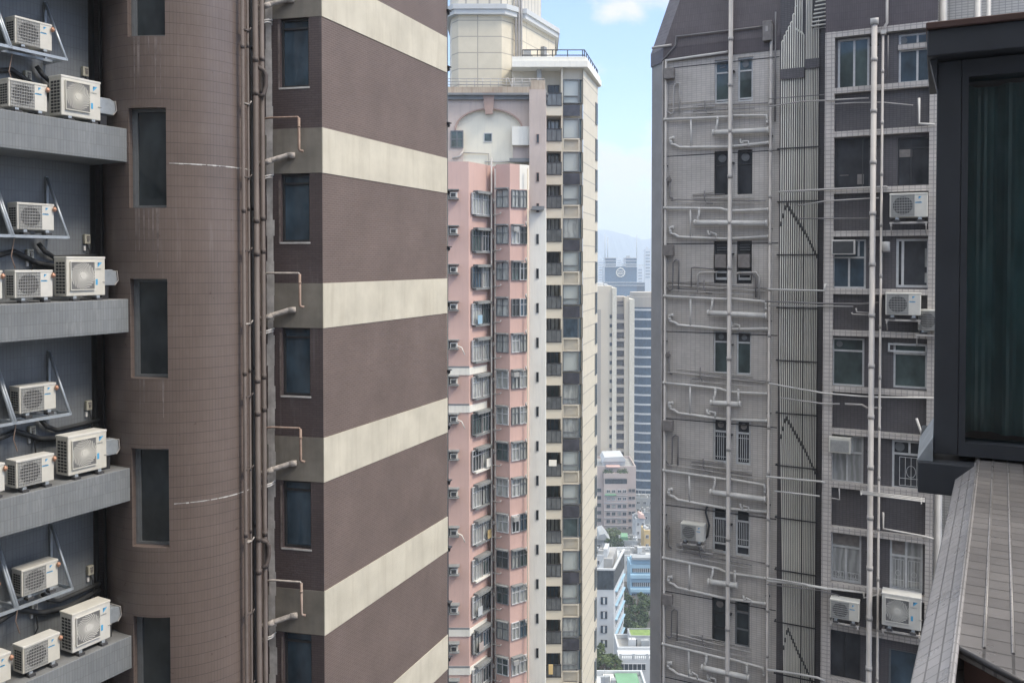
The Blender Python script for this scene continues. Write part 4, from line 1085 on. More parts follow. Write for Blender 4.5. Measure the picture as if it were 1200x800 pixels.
window(pink, CF, -37*s_, zat(174, YC), 15*s_, 20*s_, vs=(.5,), hs=(.5,), pm='glass_teal', fm='frame_grey', y=-.32, t=.08)
mb = MB(); mb.tube([(0, -.1, zat(200, YC)), (0, -.1, zat(180, YC)), (-2.2, -.1, zat(180, YC)+.05)], .05, 6); mb.tube([(-5*s_, -.12, zat(190, YC)), (25*s_, -.12, zat(190, YC))], .05, 6); mb.tube([(-30*s_, -.3, zat(178, YC)), (-34*s_, -.4, zat(184, YC)), (-42*s_, -.3, zat(186, YC))], .08, 6); part('roof_pipe', mb, M['pipe_pale'], pink, CF)
mb = MB(); mb.tube([(22*s_, -.1, zct+1.8), (28*s_, -.3, zr+.4)], .03, 6); mb.tube([(27*s_, -.2, zr), (27*s_, -.2, zr+1.2)], .04, 6); part('roof_ladder', mb, M['pipe_pale'], pink, CF)
# floors
FP = 42.15*66/1000
LB = Fr(*pl['b'], pl['c'][0]-pl['b'][0], pl['c'][1]-pl['b'][1]); LBW = hypot(pl['c'][0]-pl['b'][0], pl['c'][1]-pl['b'][1])
RB1 = Fr(*pl['f'], pl['g'][0]-pl['f'][0], pl['g'][1]-pl['f'][1]); RB1W = hypot(pl['g'][0]-pl['f'][0], pl['g'][1]-pl['f'][1])
RB2 = Fr(*pl['g'], pl['i'][0]-pl['g'][0], pl['i'][1]-pl['g'][1]); RB2W = hypot(pl['i'][0]-pl['g'][0], pl['i'][1]-pl['g'][1])
LW = Fr(*pl['a'], 1, 0); WW = Fr(*pl['j'], 1, 0)
zl0 = LB.hz(560, 226.5); zr0 = RB1.hz(590, 222.5)
random.seed(17)
PM = ['curtain_far', 'glass_teal', 'curtain_far', 'glass_blue', 'curtain_far', 'glass_dark', 'curtain_far']
can_l = MB(); can_l.box(-.92, .92, -.45, -.02, 0, .12); can_l.box(-1.0, 1.0, -.52, -.455, -.10, .06); can_l = can_l.mesh('canopy', M['awning'])
can_r = MB(); can_r.box(-.52, .52, -.35, -.005, 0, .10); can_r = can_r.mesh('canopy', M['awning'])
sil_l = MB(); sil_l.box(-1.0, 1.0, -.34, -.005, -.16, -.02); sil_l = sil_l.mesh('window_sill', M['awning'])
sil_w = MB(); sil_w.box(-1.0, 1.0, -.34, -.005, -.16, -.02); sil_w = sil_w.mesh('window_sill', M['white_wall'])
def at_part(name, me, root, fr, x, z, y=0):
    wx, wy, _ = fr.world(x, y); r = root.location
    return obj(name, me, root, (wx-r[0], wy-r[1], z-r[2]), fr.rot)
for k in range(0, 15):
    z = zl0-FP*k; hgt = 1.62
    for sx in (.28, .74):
        d = -.18-.10*(sx > .5)*0
        window(pink, LB, LBW*sx, z-hgt+.0, LBW*.40, hgt, vs=(.36, .68), hs=(.72,), fm='frame_white' if random.random() < .75 else 'frame_grey', pm=random.choice(PM), y=-.20, t=.045, d=.12)
    at_part('canopy', can_l, pink, LB, LBW*.5, z+.04)
    at_part('window_sill', sil_w if k in (7, 10) else sil_l, pink, LB, LBW*.5, z-hgt+.01)
    z = zr0-FP*k; hgt = 1.36
    window(pink, RB1, RB1W*.50, z-hgt, RB1W*.86, hgt, vs=(.5,), hs=(.62,), fm='frame_grey' if random.random() < .6 else 'frame_white', pm=random.choice(PM), y=-.12, t=.05, d=.14)
    window(pink, RB2, RB2W*.28, z-hgt, RB2W*.42, hgt, vs=(.5,), hs=(.66,), fm='frame_white' if random.random() < .6 else 'frame_grey', pm=random.choice(PM), y=-.12, t=.05, d=.14)
    window(pink, RB2, RB2W*.73, z-hgt, RB2W*.42, hgt, vs=(.5,), hs=(.66,), fm='frame_white' if random.random() < .6 else 'frame_grey', pm=random.choice(PM), y=-.12, t=.05, d=.14)
    at_part('canopy', can_r, pink, RB1, RB1W*.5, z+.05)
    if k % 3: at_part('canopy', can_r, pink, RB2, RB2W*.35, z+.05)
    if k % 4 == 1:
        mb = MB(); mb.box(-.25, .25, -.45, -.07, 0, .34); c = part('window_unit', mb, M['ac_grey'], pink); c.location = (RB2.world(RB2W*.2, 0)[0]-pink.location[0], RB2.world(RB2W*.2, 0)[1]-pink.location[1], z-.40-PZ); c.rotation_euler = (0, 0, RB2.rot)
    # little white wall window
    if k >= 2: window(pink, WW, WW.hx(629.8), zat(274+40.35*(k-2)*1.0+12, 66.5)-0.0, .21, .78, fm='frame_grey', pm='glass_dark', y=-.05, t=.03, d=.06)
for y in (157, 202, 238):
    window(pink, WW, WW.hx(630), zat(y+11, 66.5), .24, .72, fm='brown_trim', pm='glass_dark', y=-.05, t=.03, d=.06)
mb = MB(); mb.box(WW.hx(623.5), WW.hx(637.5), -.5, -.02, zat(245, 66.5), zat(242, 66.5)); mb.box(WW.hx(622), WW.hx(637), -.6, -.02, zat(246.5, 66.5), zat(245, 66.5)-.003); part('ledge', mb, M['grey_trim'], pink, WW)
# white string courses on the left bay
for y in (435, 479, 741, 786):
    z = LB.hz(549.5, y); mb = MB()
    mb.box(0, LBW*.80, -.06, .01, z-.27, z+.27); part('string_course', mb, M['white_wall'], pink, LB)
    mb = MB(); mb.box(-3, LW.hx(549.3)+.06, -.06, .01, z-.27, z+.27); part('string_course', mb, M['white_wall'], pink, LW)
    mb = MB(); mb.box(-3, LW.hx(549.3)+.05, -.07, .0, z+.275, z+.40); part('string_shadow_strip', mb, M['grey_trim'], pink, LW)  # grey strip painted as a shadow line along the string course
for k, c, sx in ((3, 'far_blue', .3), (7, 'white_wall', .7), (9, 'far_yellow', .75), (11, 'far_white', .3), (12, 'far_pinkgrey', .35)):
    mb = MB(); z = zl0-FP*k-1.05; mb.box(LBW*sx-.3, LBW*sx+.3, -.44, -.40, z-.5, z+.15); part('drying_cloth', mb, M[c], pink, LB)
# pipes
for px, r, mt in ((576.0, .07, 'pipe_pale'), (580.5, .08, 'pipe_pale'), (618.5, .06, 'far_cream')):
    p = P2(px, 66.0 if px < 600 else 65.9); mb = MB(); mb.tube([(p[0], p[1], PZ), (p[0], p[1], zp-.3 if px != 576 else zp+.5)], r, 8); part('drain_pipe', mb, M[mt], pink, W0)
for k in range(0, 15):
    p = P2(578, 66.0); z = zat(253+41.8*k, 66)
    mb = MB(); mb.tube([(p[0]-.1, p[1], z), (p[0]+.05, p[1]-.05, z+.05), (p[0]+.5, p[1]-.5, z+.10), (p[0]+.62, p[1]-.55, z+.25)], .045, 6); mb.tube([(p[0]-.05, p[1]-.05, z+1.0), (p[0]+.12, p[1]-.05, z+1.05), (p[0]-.02, p[1]-.05, z+1.3)], .06, 6)
    part('branch_pipe', mb, M['pipe_pale'], pink, W0)
    p = P2(617.3, 65.8); mb = MB(); z = zat(265+42.1*k, 66); mb.tube([(p[0], p[1], z), (p[0]-.08, p[1]-.15, z+.15), (p[0]-.05, p[1]-.12, z+.35)], .07, 6); part('branch_pipe', mb, M['pipe_pale'], pink, W0)
# window air conditioners down the left wing
def box_ac():
    root = thing('window_air_conditioner', None, 'air conditioner')
    mb = MB(); mb.box(-.28, .28, -.42, .02, 0, .40); sub('casing', mb, M['ac_white'], root, bevel=.02)
    mb = MB(); mb.box(-.20, .16, -.428, -.421, .05, .33); sub('grille', mb, M['ac_dark'], root)
    mb = MB(); mb.box(-.42, .40, -.55, .02, .55, .62); mb.box(-.42, -.36, -.5, .02, -.12, .549); sub('hood', mb, M['awning'], root)
    mb = MB(); mb.box(-.40, .38, -.50, .02, -.12, -.05); sub('tray', mb, M['awning'], root)
    return root
WA = box_ac(); ordinal = ['first', 'second', 'third', 'fourth', 'fifth', 'sixth', 'seventh', 'eighth', 'ninth', 'tenth', 'eleventh', 'twelfth', 'thirteenth', 'fourteenth', 'fifteenth']
ya = [232, 274, 319, 362, 407, 449, 493, 536, 580, 625, 670, 715, 760, 803]
for k, y in enumerate(ya):
    o = WA if k == 0 else copy_tree(WA)
    o.location = (xat(532, 64), 63.99, zat(y, 64)); tag(o, f'small boxed air conditioner on the pink tower left edge, {ordinal[k]} from the top', None, 'window air conditioners on the pink tower')
    if k in (4, 6, 9):
        mb = MB(); x0 = xat(535, 63.9); z0 = zat(y-3, 64); mb.tube([(x0, 63.6, z0), (x0+.4, 63.5, z0-.15), (x0+.62, 63.6, z0-.7)], .04, 6); part('drain_hose', mb, M['white_wall'], pink, W0)

# =================================================================== BEIGE TOWER
BY = 77.0; bo = P2(683, BY); BZ = ground_z(BY)
beige = thing('beige_tower', 'tall beige tower with glazed corner bays, small balconies and a stepped crown', 'building', (bo[0], bo[1], BZ))
G = Fr(bo[0], bo[1], 1, 0); sb = BY/1000
gtop = zat(80, BY)
xm = lambda px: xat(px, BY)-bo[0]
rc = P2(700.3, 84.8); GR = Fr(bo[0]+.0, bo[1], rc[0]-bo[0], rc[1]-bo[1]); GRW = hypot(rc[0]-bo[0], rc[1]-bo[1])
# wall pieces: front right pier is the receding side
mb = MB(); mb.face([(0, 0, BZ), (GRW, 0, BZ), (GRW, 0, gtop), (0, 0, gtop)]); part('side_wall', mb, M['beige'], beige, GR)
mb = MB(); mb.face([(0, 0, BZ), (-.02, 14, BZ), (-.02, 14, gtop), (0, 0, gtop)][::-1]); part('back_wall', mb, M['beige_plain'], beige, Fr(rc[0], rc[1], 1, 0))
pitch = 38.85*sb
mb = MB(); mb.box(xm(600), xm(659), 1.3, 8, BZ, gtop); mb.box(xm(657.2), xm(659.3), -.10, 1.3, BZ, gtop); part('front_wall', mb, M['beige_plain'], beige, G)
mb = MB(); mb.box(xm(659.3), xm(682.9), .35, 6, BZ, gtop); part('bay_wall', mb, M['beige_plain'], beige, G)
# parapet and cornice
mb = MB(); q = [(xm(600), -.5), (.35, -.5), (GR.world(GRW+.3, -.3)[0]-bo[0], GR.world(GRW+.3, -.3)[1]-bo[1]), (GR.world(GRW, 5)[0]-bo[0], 20), (xm(600), 20)]
mb.prism(q, gtop, gtop+.55); q2 = [(a-.15 if i > 0 and i < 3 else a, b+.15 if i < 2 else b) for i, (a, b) in enumerate(q)]; mb.prism(q2, gtop+.552, gtop+.95); part('cornice', mb, M['white_wall'], beige, G)
mb = MB(); z = gtop+.95
pts = [(xm(612), -.2, z), (.1, -.2, z), (q[2][0]-.4, q[2][1], z)]
for hh in (.15, .62): mb.tube([(a, b, c+hh) for a, b, c in pts], .05, 6)
n = 0; x = xm(612)
while x < .1: mb.box(x-.04, x+.04, -.24, -.16, z, z+.62); x += 1.35
for t in (0, .15, .3, .45, .6, .75, .9, 1): mb.box(pts[1][0]+(pts[2][0]-pts[1][0])*t-.04, pts[1][0]+(pts[2][0]-pts[1][0])*t+.04, pts[1][1]+(pts[2][1]-pts[1][1])*t-.04, pts[1][1]+(pts[2][1]-pts[1][1])*t+.04, z, z+.62)
part('roof_railing', mb, M['dark_metal'], beige, G)
random.seed(23)
ytops = [93, 139]+[139+38.95*i for i in range(1, 18)]
bsl = MB(); bw_ = xm(657.2)-xm(640); bsl.box(-bw_*.62, bw_*.5, -.55, 1.3, -1.05, -.12); bsl = bsl.mesh('balcony_slab', M['beige_plain'])
brl = MB(); brl.box(-bw_*.62, bw_*.5, -.58, -.54, -.12, .88); brl.box(bw_*.46, bw_*.5, -.539, .9, -.12, .88); brl = brl.mesh('balcony_glass', M['balcony_glass'])
bhr = MB(); bhr.box(-bw_*.62, bw_*.52, -.62, -.50, .885, .96); bhr.box(-bw_*.62, bw_*.52, -.62, -.50, -.20, -.125)
for i in range(4): bhr.box(-bw_*.5+bw_*.32*i, -bw_*.5+bw_*.32*i+.05, -.60, -.585, -.12, .88)
bhr = bhr.mesh('balcony_rail', M['dark_metal'])
spd = MB(); bw2 = xm(679)-xm(659.4); spd.box(-bw2/2, bw2/2+.02, -.09, .02, 0, 1.0); spd_d = spd.mesh('spandrel', M['spandrel']); 
nic = MB(); nic.box(-bw2/2, bw2/2, -.10, .02, 0, .12); nic.box(-bw2/2, bw2/2, -.10, .02, 1.08, 1.2); nic.box(-bw2/2, -bw2/2+.1, -.10, .02, .121, 1.079); nic.box(bw2/2-.12, bw2/2, -.10, .02, .121, 1.079); nic.box(-bw2/2+.1, bw2/2-.12, .18, .3, .121, 1.079); nic = nic.mesh('recess_panel', M['beige_plain'])
for k, y in enumerate(ytops):
    z = zat(y, BY)
    hw_ = 23.3*sb if k else 28*sb
    window(beige, G, (xm(659.6)+xm(678))/2, z-hw_, xm(678)-xm(659.6), hw_, hs=() if random.random() < .6 else (.3,), fm='frame_grey', pm=random.choice(['blind', 'blind', 'blind', 'blind', 'curtain_far', 'glass_blue', 'glass_teal']), y=-.06, t=.07, d=.3)
    CW = Fr(*G.world(xm(678.3), -.05)[:2], .62, .78)
    window(beige, CW, .42, z-hw_, .80, hw_, fm='frame_grey', pm='glass_far', y=0, t=.05, d=.1)
    if k == 0:
        pass
    if k % 2 == 0: at_part('spandrel', spd_d, beige, G, (xm(659.4)+xm(679))/2, z-hw_-1.14)
    else: at_part('recess_panel', nic, beige, G, (xm(659.4)+xm(679))/2, z-hw_-1.19)
    # balcony
    zf_ = z-24.5*sb if k else z-29*sb
    window(beige, G, xm(649), zf_-.1, bw_*.80, 2.05, vs=(.28, .64), hs=(), fm='frame_dark', pm=random.choice(['glass_dark', 'glass_blue', 'glass_teal', 'curtain_far']), y=1.15, t=.09, d=.12, name='balcony_door')
    at_part('balcony_slab', bsl, beige, G, xm(649), zf_-.06)
    at_part('balcony_glass', brl, beige, G, xm(649), zf_-.06); at_part('balcony_rail', bhr, beige, G, xm(649), zf_-.06)
    # narrow window on the receding side
    window(beige, GR, GRW*.86, z-2.0-1.0, .9, 2.1, fm='frame_grey', pm='glass_far', y=-.10, t=.06, d=.1)
# laundry and chairs seen on three balconies
for k, c in ((11, 'white_wall'), (17, 'far_yellow')):
    y = ytops[k]; z = zat(y, BY)-24.5*sb; mb = MB()
    mb.box(xm(643), xm(652) if k == 11 else xm(648), -.75, -.63, z+.1 if k != 11 else z+.72, z+.95 if k != 11 else z+1.25); part('drying_cloth', mb, M[c], beige, G)
# stepped crown above the roof
YU = 80.0; U = Fr(xat(560, YU), YU, 1, 0); xu = lambda px: xat(px, YU)-U.ox
zu1 = zat(18, YU); zu2 = zat(6.5, YU)
poly = [(xu(525), 3), (xu(529), 1.0), (xu(537.5), 0), (xu(588), 0), (xu(601.5), 1.1), (xu(603), 1.6), (xat(611.5, 81.5)-U.ox, 1.5), (xat(650, 88.5)-U.ox, 8.5), (xat(648, 96)-U.ox, 16), (xu(525), 16)]
mb = MB(); mb.prism(poly, gtop-4, zu1); part('crown_wall', mb, M['beige'], beige, U)
big = [(a*1.0+(.35 if a > 0 else -.35)*1.0, b-.4) for a, b in poly]
mb = MB(); mb.prism(big, zu1+.002, zu1+.45); mb.prism([(a+.12*(1 if a > 0 else -1), b-.12) for a, b in big], zu1+.452, zu2); part('crown_cornice', mb, M['far_white'], beige, U)
pol3 = [p for p in poly]; pol3[7] = (xat(634, 86)-U.ox, 6.0); pol3[8] = (xat(634, 96)-U.ox, 16)
mb = MB(); mb.prism(pol3, zu2+.002, zu2+9); part('upper_stage', mb, M['ribbed'], beige, U)
mb = MB()
for px, r in ((604.5, .10), (608, .12), (611, .09)): mb.tube([(xat(px, 80.9)-U.ox, .85, gtop), (xat(px, 80.9)-U.ox, .85, zu2+9)], r, 8)
part('riser_pipe', mb, M['pipe_pale'], beige, U)
SD = Fr(*U.world(*poly[6])[:2], poly[7][0]-poly[6][0], poly[7][1]-poly[6][1])
SDW = hypot(poly[7][0]-poly[6][0], poly[7][1]-poly[6][1])
window(beige, SD, SDW*.78, gtop+1.0, SDW*.22, 2.6, fm='white_wall', pm='far_shade', y=-.15, t=.3, d=.2, name='roof_opening')
mb = MB(); mb.box(SDW*.55, SDW*.63, -.4, .02, gtop+2.9, gtop+4.0); mb.tube([(SDW*.15, -.3, gtop+2.6), (SDW*.55, -.3, gtop+1.6)], .06, 6); part('roof_fitting', mb, M['grey_trim'], beige, SD)
mb = MB(); mb.box(xat(613, 78)-bo[0], xat(622, 78)-bo[0], .3, 1.2, gtop+.95, gtop+1.7); mb.box(xat(629, 78)-bo[0], xat(634, 78)-bo[0], .3, 1.0, gtop-1.2, gtop+.2); part('roof_plant', mb, M['ac_grey'], beige, G)
# =================================================================== DOWN IN THE VALLEY AND FAR AWAY
def simple_building(name, label, cat, pxl, pxr, ytop, Y, depth, mt, roof='roof_grey', rot=0.0, base=None, parapet=.9, group=None):
    x0, x1 = xat(pxl, Y), xat(pxr, Y); zb = ground_z(Y) if base is None else base; zt = zat(ytop, Y)
    root = thing(name, label, cat, ((x0+x1)/2, Y, zb), 0, group)
    fr = Fr((x0+x1)/2, Y, cos(rot), sin(rot)); w = (x1-x0)
    mb = MB(); mb.box(-w/2, w/2, 0, depth, zb, zt-parapet-.01); part('wall', mb, M[mt], root, fr)
    mb = MB(); mb.box(-w/2+.4, w/2-.4, .4, depth-.4, zt-parapet-.009, zt-parapet+.05); part('roof', mb, M[roof], root, fr)
    mb = MB(); mb.box(-w/2, w/2, 0, .35, zt-parapet, zt); mb.box(-w/2, w/2, depth-.35, depth, zt-parapet, zt); mb.box(-w/2, -w/2+.35, .351, depth-.351, zt-parapet, zt); mb.box(w/2-.35, w/2, .351, depth-.351, zt-parapet, zt); part('parapet', mb, M[mt], root, fr)
    return root, fr, w, zb, zt
def wins_on(root, fr, xs, zs, w, h, fm='frame_grey', pms=('far_glass',), y=-.05, vs=(.5,), hs=()):
    for x in xs:
        for z in zs: window(root, fr, x, z, w, h, vs=vs, hs=hs, fm=fm, pm=random.choice(pms), y=y, t=.09, d=.2)
def roof_stuff(root, fr, w, d, z, n, seed):
    random.seed(seed)
    for i in range(n):
        mb = MB(); x = random.uniform(-w*.4, w*.4); y = random.uniform(1, max(1.5, d-2)); a, b, c = random.uniform(.5, 1.6), random.uniform(.5, 1.4), random.uniform(.5, 2.0)
        mb.box(x-a/2, x+a/2, y, y+b, z, z+c)
        if i % 3 == 0: mb.tube([(x, y, z), (x, y, z+c+1.5)], .05, 6)
        part('roof_plant', mb, M[random.choice(['far_white', 'roof_grey', 'ac_grey', 'far_grey'])], root, fr)

random.seed(41)
# cream residential slab: two stepped blocks with dark boxes painted as shaded balcony recesses
Y = 320.0
t = thing('cream_tower', 'distant cream apartment tower with a column of dark balcony recesses', 'building', (xat(722, Y), Y, ground_z(Y)))
fr = Fr(xat(722, Y), Y, 1, 0); X = lambda px: xat(px, Y)-fr.ox; zb = ground_z(Y)
mb = MB(); mb.box(X(690), X(716.5), -2, 14, zb, zat(335, Y)); part('left_block', mb, M['far_cream'], t, fr)
mb = MB(); mb.box(X(716.7), X(721.8), -2.6, 14, zb, zat(337, Y)); part('bright_pier', mb, M['cream'], t, fr)
mb = MB(); mb.box(X(722), X(736), 1.2, 14, zb, zat(348, Y)); part('right_block', mb, M['far_shade'], t, fr)
mb = MB(); mb.box(X(731.5), X(737), -1.0, 1.19, zb, zat(348, Y)); part('front_pier', mb, M['far_cream'], t, fr)
mb = MB(); mb.box(X(737.1), X(743), -1.6, 14, zb, zat(350.5, Y)); part('bright_pier', mb, M['cream'], t, fr)
mb = MB(); mb.box(X(698), X(703.5), -2.3, -2.01, zb, zat(362, Y)); part('pipe_column', mb, M['far_shade'], t, fr)
for i in range(19):
    z = zat(368+10.75*i, Y)
    mb = MB(); mb.box(X(718.5) if i % 2 else X(719.5), X(731.3), -2.9 if False else .3, 1.19, z-1.9, z); part('recess_shade_box', mb, M['purple_recess'], t, fr)
    mb = MB(); mb.box(X(722), X(731.2), -1.3, .29, z-3.2, z-2.2); part('balcony', mb, M['far_shade'], t, fr)
    window(t, fr, X(715.3), z-1.4, .9, 1.3, fm='frame_dark', pm='far_glass', y=-2.2, t=.08, d=.2)
for q in (353, 357): 
    mb = MB(); mb.box(X(724), X(731), .9, 1.19, zat(q+2.2, Y), zat(q, Y)); part('vent_band', mb, M['purple_recess'], t, fr)
mb = MB(); mb.box(X(699), X(708), 2, 9, zat(335, Y), zat(331.5, Y)); mb.box(X(709), X(713), 2, 9, zat(335, Y), zat(333, Y)); part('roof_plant', mb, M['far_white'], t, fr)
# rounded blue office block
Y = 360.0
t = thing('blue_glass_tower', 'rounded blue glass office block with pale horizontal bands', 'building', (xat(765, Y), Y, ground_z(Y)))
fr = Fr(xat(765, Y), Y+9, 1, 0); rx = 8.4; zb = ground_z(Y)
def oval(k=1.0): return [(rx*1.15*k*(abs(cos(a))**.7)*(1 if cos(a) > 0 else -1), 9.0*k*(abs(sin(a))**.7)*(1 if sin(a) > 0 else -1)) for a in [2*pi*i/40 for i in range(40)]]
mb = MB(); mb.prism(oval(.985), zb, zat(360, Y)); part('glazing', mb, M['office_glass'], t, fr)
mb = MB(); mb.prism(oval(1.0), zat(360, Y)+.01, zat(348, Y), top=oval(.99)); mb.prism(oval(.85), zat(348, Y)+.01, zat(343, Y)); part('crown', mb, M['far_shade'], t, fr)
for i in range(22):
    z = zat(362+11.1*i, Y); mb = MB(); mb.prism(oval(1.0), z-.75, z); part('floor_band', mb, M['far_white'] , t, fr)
# office tower with ring emblem
Y = 700.0
t = thing('emblem_tower', 'far dark blue office tower with two raised corners and a white ring emblem', 'building', (xat(727, Y), Y, ground_z(Y)))
fr = Fr(xat(727, Y), Y, 1, 0); X = lambda px: xat(px, Y)-fr.ox; zb = ground_z(Y)
mb = MB(); mb.box(X(709), X(746.3), 0, 22, zb, zat(312.5, Y)); part('glazing', mb, M['office_glass2'], t, fr)
for a, b in ((709.5, 721.7), (733.3, 746)):
    mb = MB(); mb.box(X(a), X(b), -.6, 14, zat(312, Y), zat(302, Y)); part('raised_corner', mb, M['office_glass2'], t, fr)
    for q in (302, 305.3, 308.6, 312):
        mb = MB(); mb.box(X(a)-.5, X(b)+.5, -1.2, 14.5, zat(q+.8, Y), zat(q, Y)); part('louvre_band', mb, M['far_white'], t, fr)
mb = MB(); mb.box(X(700), X(756), 1, 20, zb, zat(331, Y)); part('podium', mb, M['office_glass'], t, fr)
for q in (310.5, 330.5, 334):
    mb = MB(); mb.box(X(700) if q > 312 else X(699), X(756.5), -.9, .4, zat(q+.7, Y), zat(q, Y)); part('floor_band', mb, M['far_white'], t, fr)
mb = MB(); cz = zat(319.3, Y); rr = 3.4
mb.tube([(rr*cos(2*pi*i/28), -1.4, cz+rr*sin(2*pi*i/28)) for i in range(29)], .42, 6, cap=False)
for dz, hwid in ((1.25, 2.2), (0, 2.7), (-1.25, 2.2)): mb.box(-hwid, hwid, -1.7, -1.2, cz+dz-.26, cz+dz+.26)
part('ring_emblem', mb, M['white_wall'], t, fr)
for px, y in ((709.3, 274), (712.5, 278), (746.5, 275)):
    mb = MB(); mb.tube([(X(px), 2, zat(305, Y)), (X(px), 2, zat(y, Y))], .32, 6); part('mast', mb, M['far_white'], t, fr)
mb = MB(); mb.box(X(734.5), X(738.5), 2, 6, zat(302, Y), zat(299.5, Y)); part('roof_plant', mb, M['far_white'], t, fr)
# tan apartment block with roof garden
Y = 300.0
t, fr, w, zb, zt = simple_building('tan_apartment_block', 'pinkish tan apartment block with a planted roof terrace', 'building', 693, 746, 546, Y, 16, 'far_pinkgrey')
X = lambda px: xat(px, Y)-fr.ox
mb = MB(); mb.box(X(708), X(735.5), -1.2, 6, zb, zat(553, Y)); part('front_wing', mb, M['far_pinkgrey'], t, fr)
mb = MB(); mb.box(X(708.5), X(734), 2, 10, zat(553, Y), zat(540, Y)); part('penthouse', mb, M['far_white'], t, fr)
mb = MB(); mb.extrude_y([(X(707), zat(541.5, Y)), (X(735), zat(541, Y)), (X(731.5), zat(535.5, Y)), (X(709.5), zat(536.5, Y))], 1, 11); part('roof', mb, M['far_white'], t, fr)
mb = MB(); mb.box(X(708), X(735), -1.4, -1.205, zat(559, Y), zat(553.5, Y)); part('terrace_wall', mb, M['far_pinkgrey'], t, fr)
mb = MB(); mb.box(X(709), X(735), -1.25, -1.0, zat(565.5, Y), zat(560, Y)); part('terrace_shade_strip', mb, M['far_glass'], t, fr)  # dark strip painted as the shade inside the terrace
mb = MB(); mb.box(X(709), X(722), -2.4, -1.3, zat(578.4, Y), zat(577.2, Y)); part('green_canopy', mb, M['far_green'], t, fr)
mb = MB(); mb.box(X(711), X(727), -1.0, 1.9, zat(547, Y), zat(545.6, Y)); part('pink_canopy', mb, M['pink_side'], t, fr)
random.seed(51)
for i in range(7):
    z = zat(572.5+8.75*i, Y)
    for px in (713, 719.3, 726, 732): window(t, fr, X(px), z-1.1, 1.25, 1.15, vs=(.5,), fm='frame_white' if i < 2 else 'frame_grey', pm=random.choice(['glass_teal', 'far_glass', 'far_glass', 'curtain_far']), y=-1.40, t=.1, d=.2)
    for px in (739, 743.2): window(t, fr, X(px), z-1.1, 1.0, 1.1, vs=(.5,), fm='frame_grey', pm='far_glass', y=-.18, t=.1, d=.2)
    window(t, fr, X(702.5), z-1.1, 1.5, 1.3, vs=(.5,), fm='frame_grey', pm=random.choice(['glass_teal', 'far_glass']), y=-.18, t=.1, d=.2)
    mb = MB(); mb.box(X(708), X(735.5), -1.45, -1.205, z-2.1, z-1.95); part('floor_ledge', mb, M['far_grey'], t, fr)
# white slab block with dark glazed top storey
Y = 179.0
cn = P2(720.2, Y); zb = ground_z(Y)
t = thing('white_block', 'narrow white block with a dark glazed top storey and shuttered windows', 'building', (cn[0], cn[1], zb))
F1 = Fr(cn[0], cn[1], 1, -.04); rcn = P2(732.3, 191.5); F2 = Fr(cn[0], cn[1], rcn[0]-cn[0], rcn[1]-cn[1]); f2w = hypot(rcn[0]-cn[0], rcn[1]-cn[1])
wl = -(xat(720.2, Y)-xat(699, Y)); zt = zat(666, Y); zg = zat(690.5, Y)
bk = F2.world(f2w, 0); poly = [F1.world(wl, 0)[:2], cn, bk[:2], (bk[0]+wl, bk[1]+.3)]
loc = [(p[0]-cn[0], p[1]-cn[1]) for p in poly]; fr0 = Fr(cn[0], cn[1], 1, 0)
mb = MB(); mb.prism(loc, zb, zt-.9); part('wall', mb, M['far_white'], t, fr0)
mb = MB(); mb.box(wl, -.02, -.06, -.005, zg, zt-.35); part('glazed_storey', mb, M['far_glass'], t, F1)
mb = MB(); mb.box(.02, f2w, -.06, -.005, zg+.2, zt-.35); part('glazed_storey', mb, M['far_glass'], t, F2)
mb = MB(); mb.box(wl-.1, .1, -.2, .25, zt-.34, zt); part('parapet', mb, M['far_white'], t, F1)
mb = MB(); mb.box(.12, f2w, -.2, .25, zt-.34, zt-.003); part('parapet', mb, M['far_white'], t, F2)
cx = sum(p[0] for p in loc)/4; cy = sum(p[1] for p in loc)/4
mb = MB(); mb.prism([(cx+(p[0]-cx)*.5, cy+(p[1]-cy)*.6) for p in loc], zt-.9, zt+1.2); part('stair_house', mb, M['roof_grey'], t, fr0)
mb = MB(); mb.prism([(cx-1+(p[0]-cx)*.22, cy-1+(p[1]-cy)*.3) for p in loc], zt+1.2, zt+3.0); part('water_tank', mb, M['far_white'], t, fr0)
for i in range(5):
    z = zat(702.5+16.7*i, Y)
    window(t, F1, -(xat(720.2, Y)-xat(708.7, Y)), z-.95*1.0, 1.35, 1.55, vs=(.5,), fm='frame_dark', pm='glass_blue', y=-.12, t=.10, d=.14)
    mb = MB(); xx = -(xat(720.2, Y)-xat(708.7, Y)); mb.box(xx-.20, xx+.20, -.17, -.125, z-.85, z+.5); part('shutter', mb, M['far_white'], t, F1)
    for q in (.25, .52, .78): window(t, F2, f2w*q, z-.55, f2w*.17, 1.5, vs=(.5,), fm='frame_white', pm='far_glass', y=-.12, t=.12, d=.14)
    mb = MB(); mb.box(f2w*.12, f2w*.95, -.45, -.005, z+1.1, z+1.3); part('blue_hood', mb, M['far_blue'], t, F2)
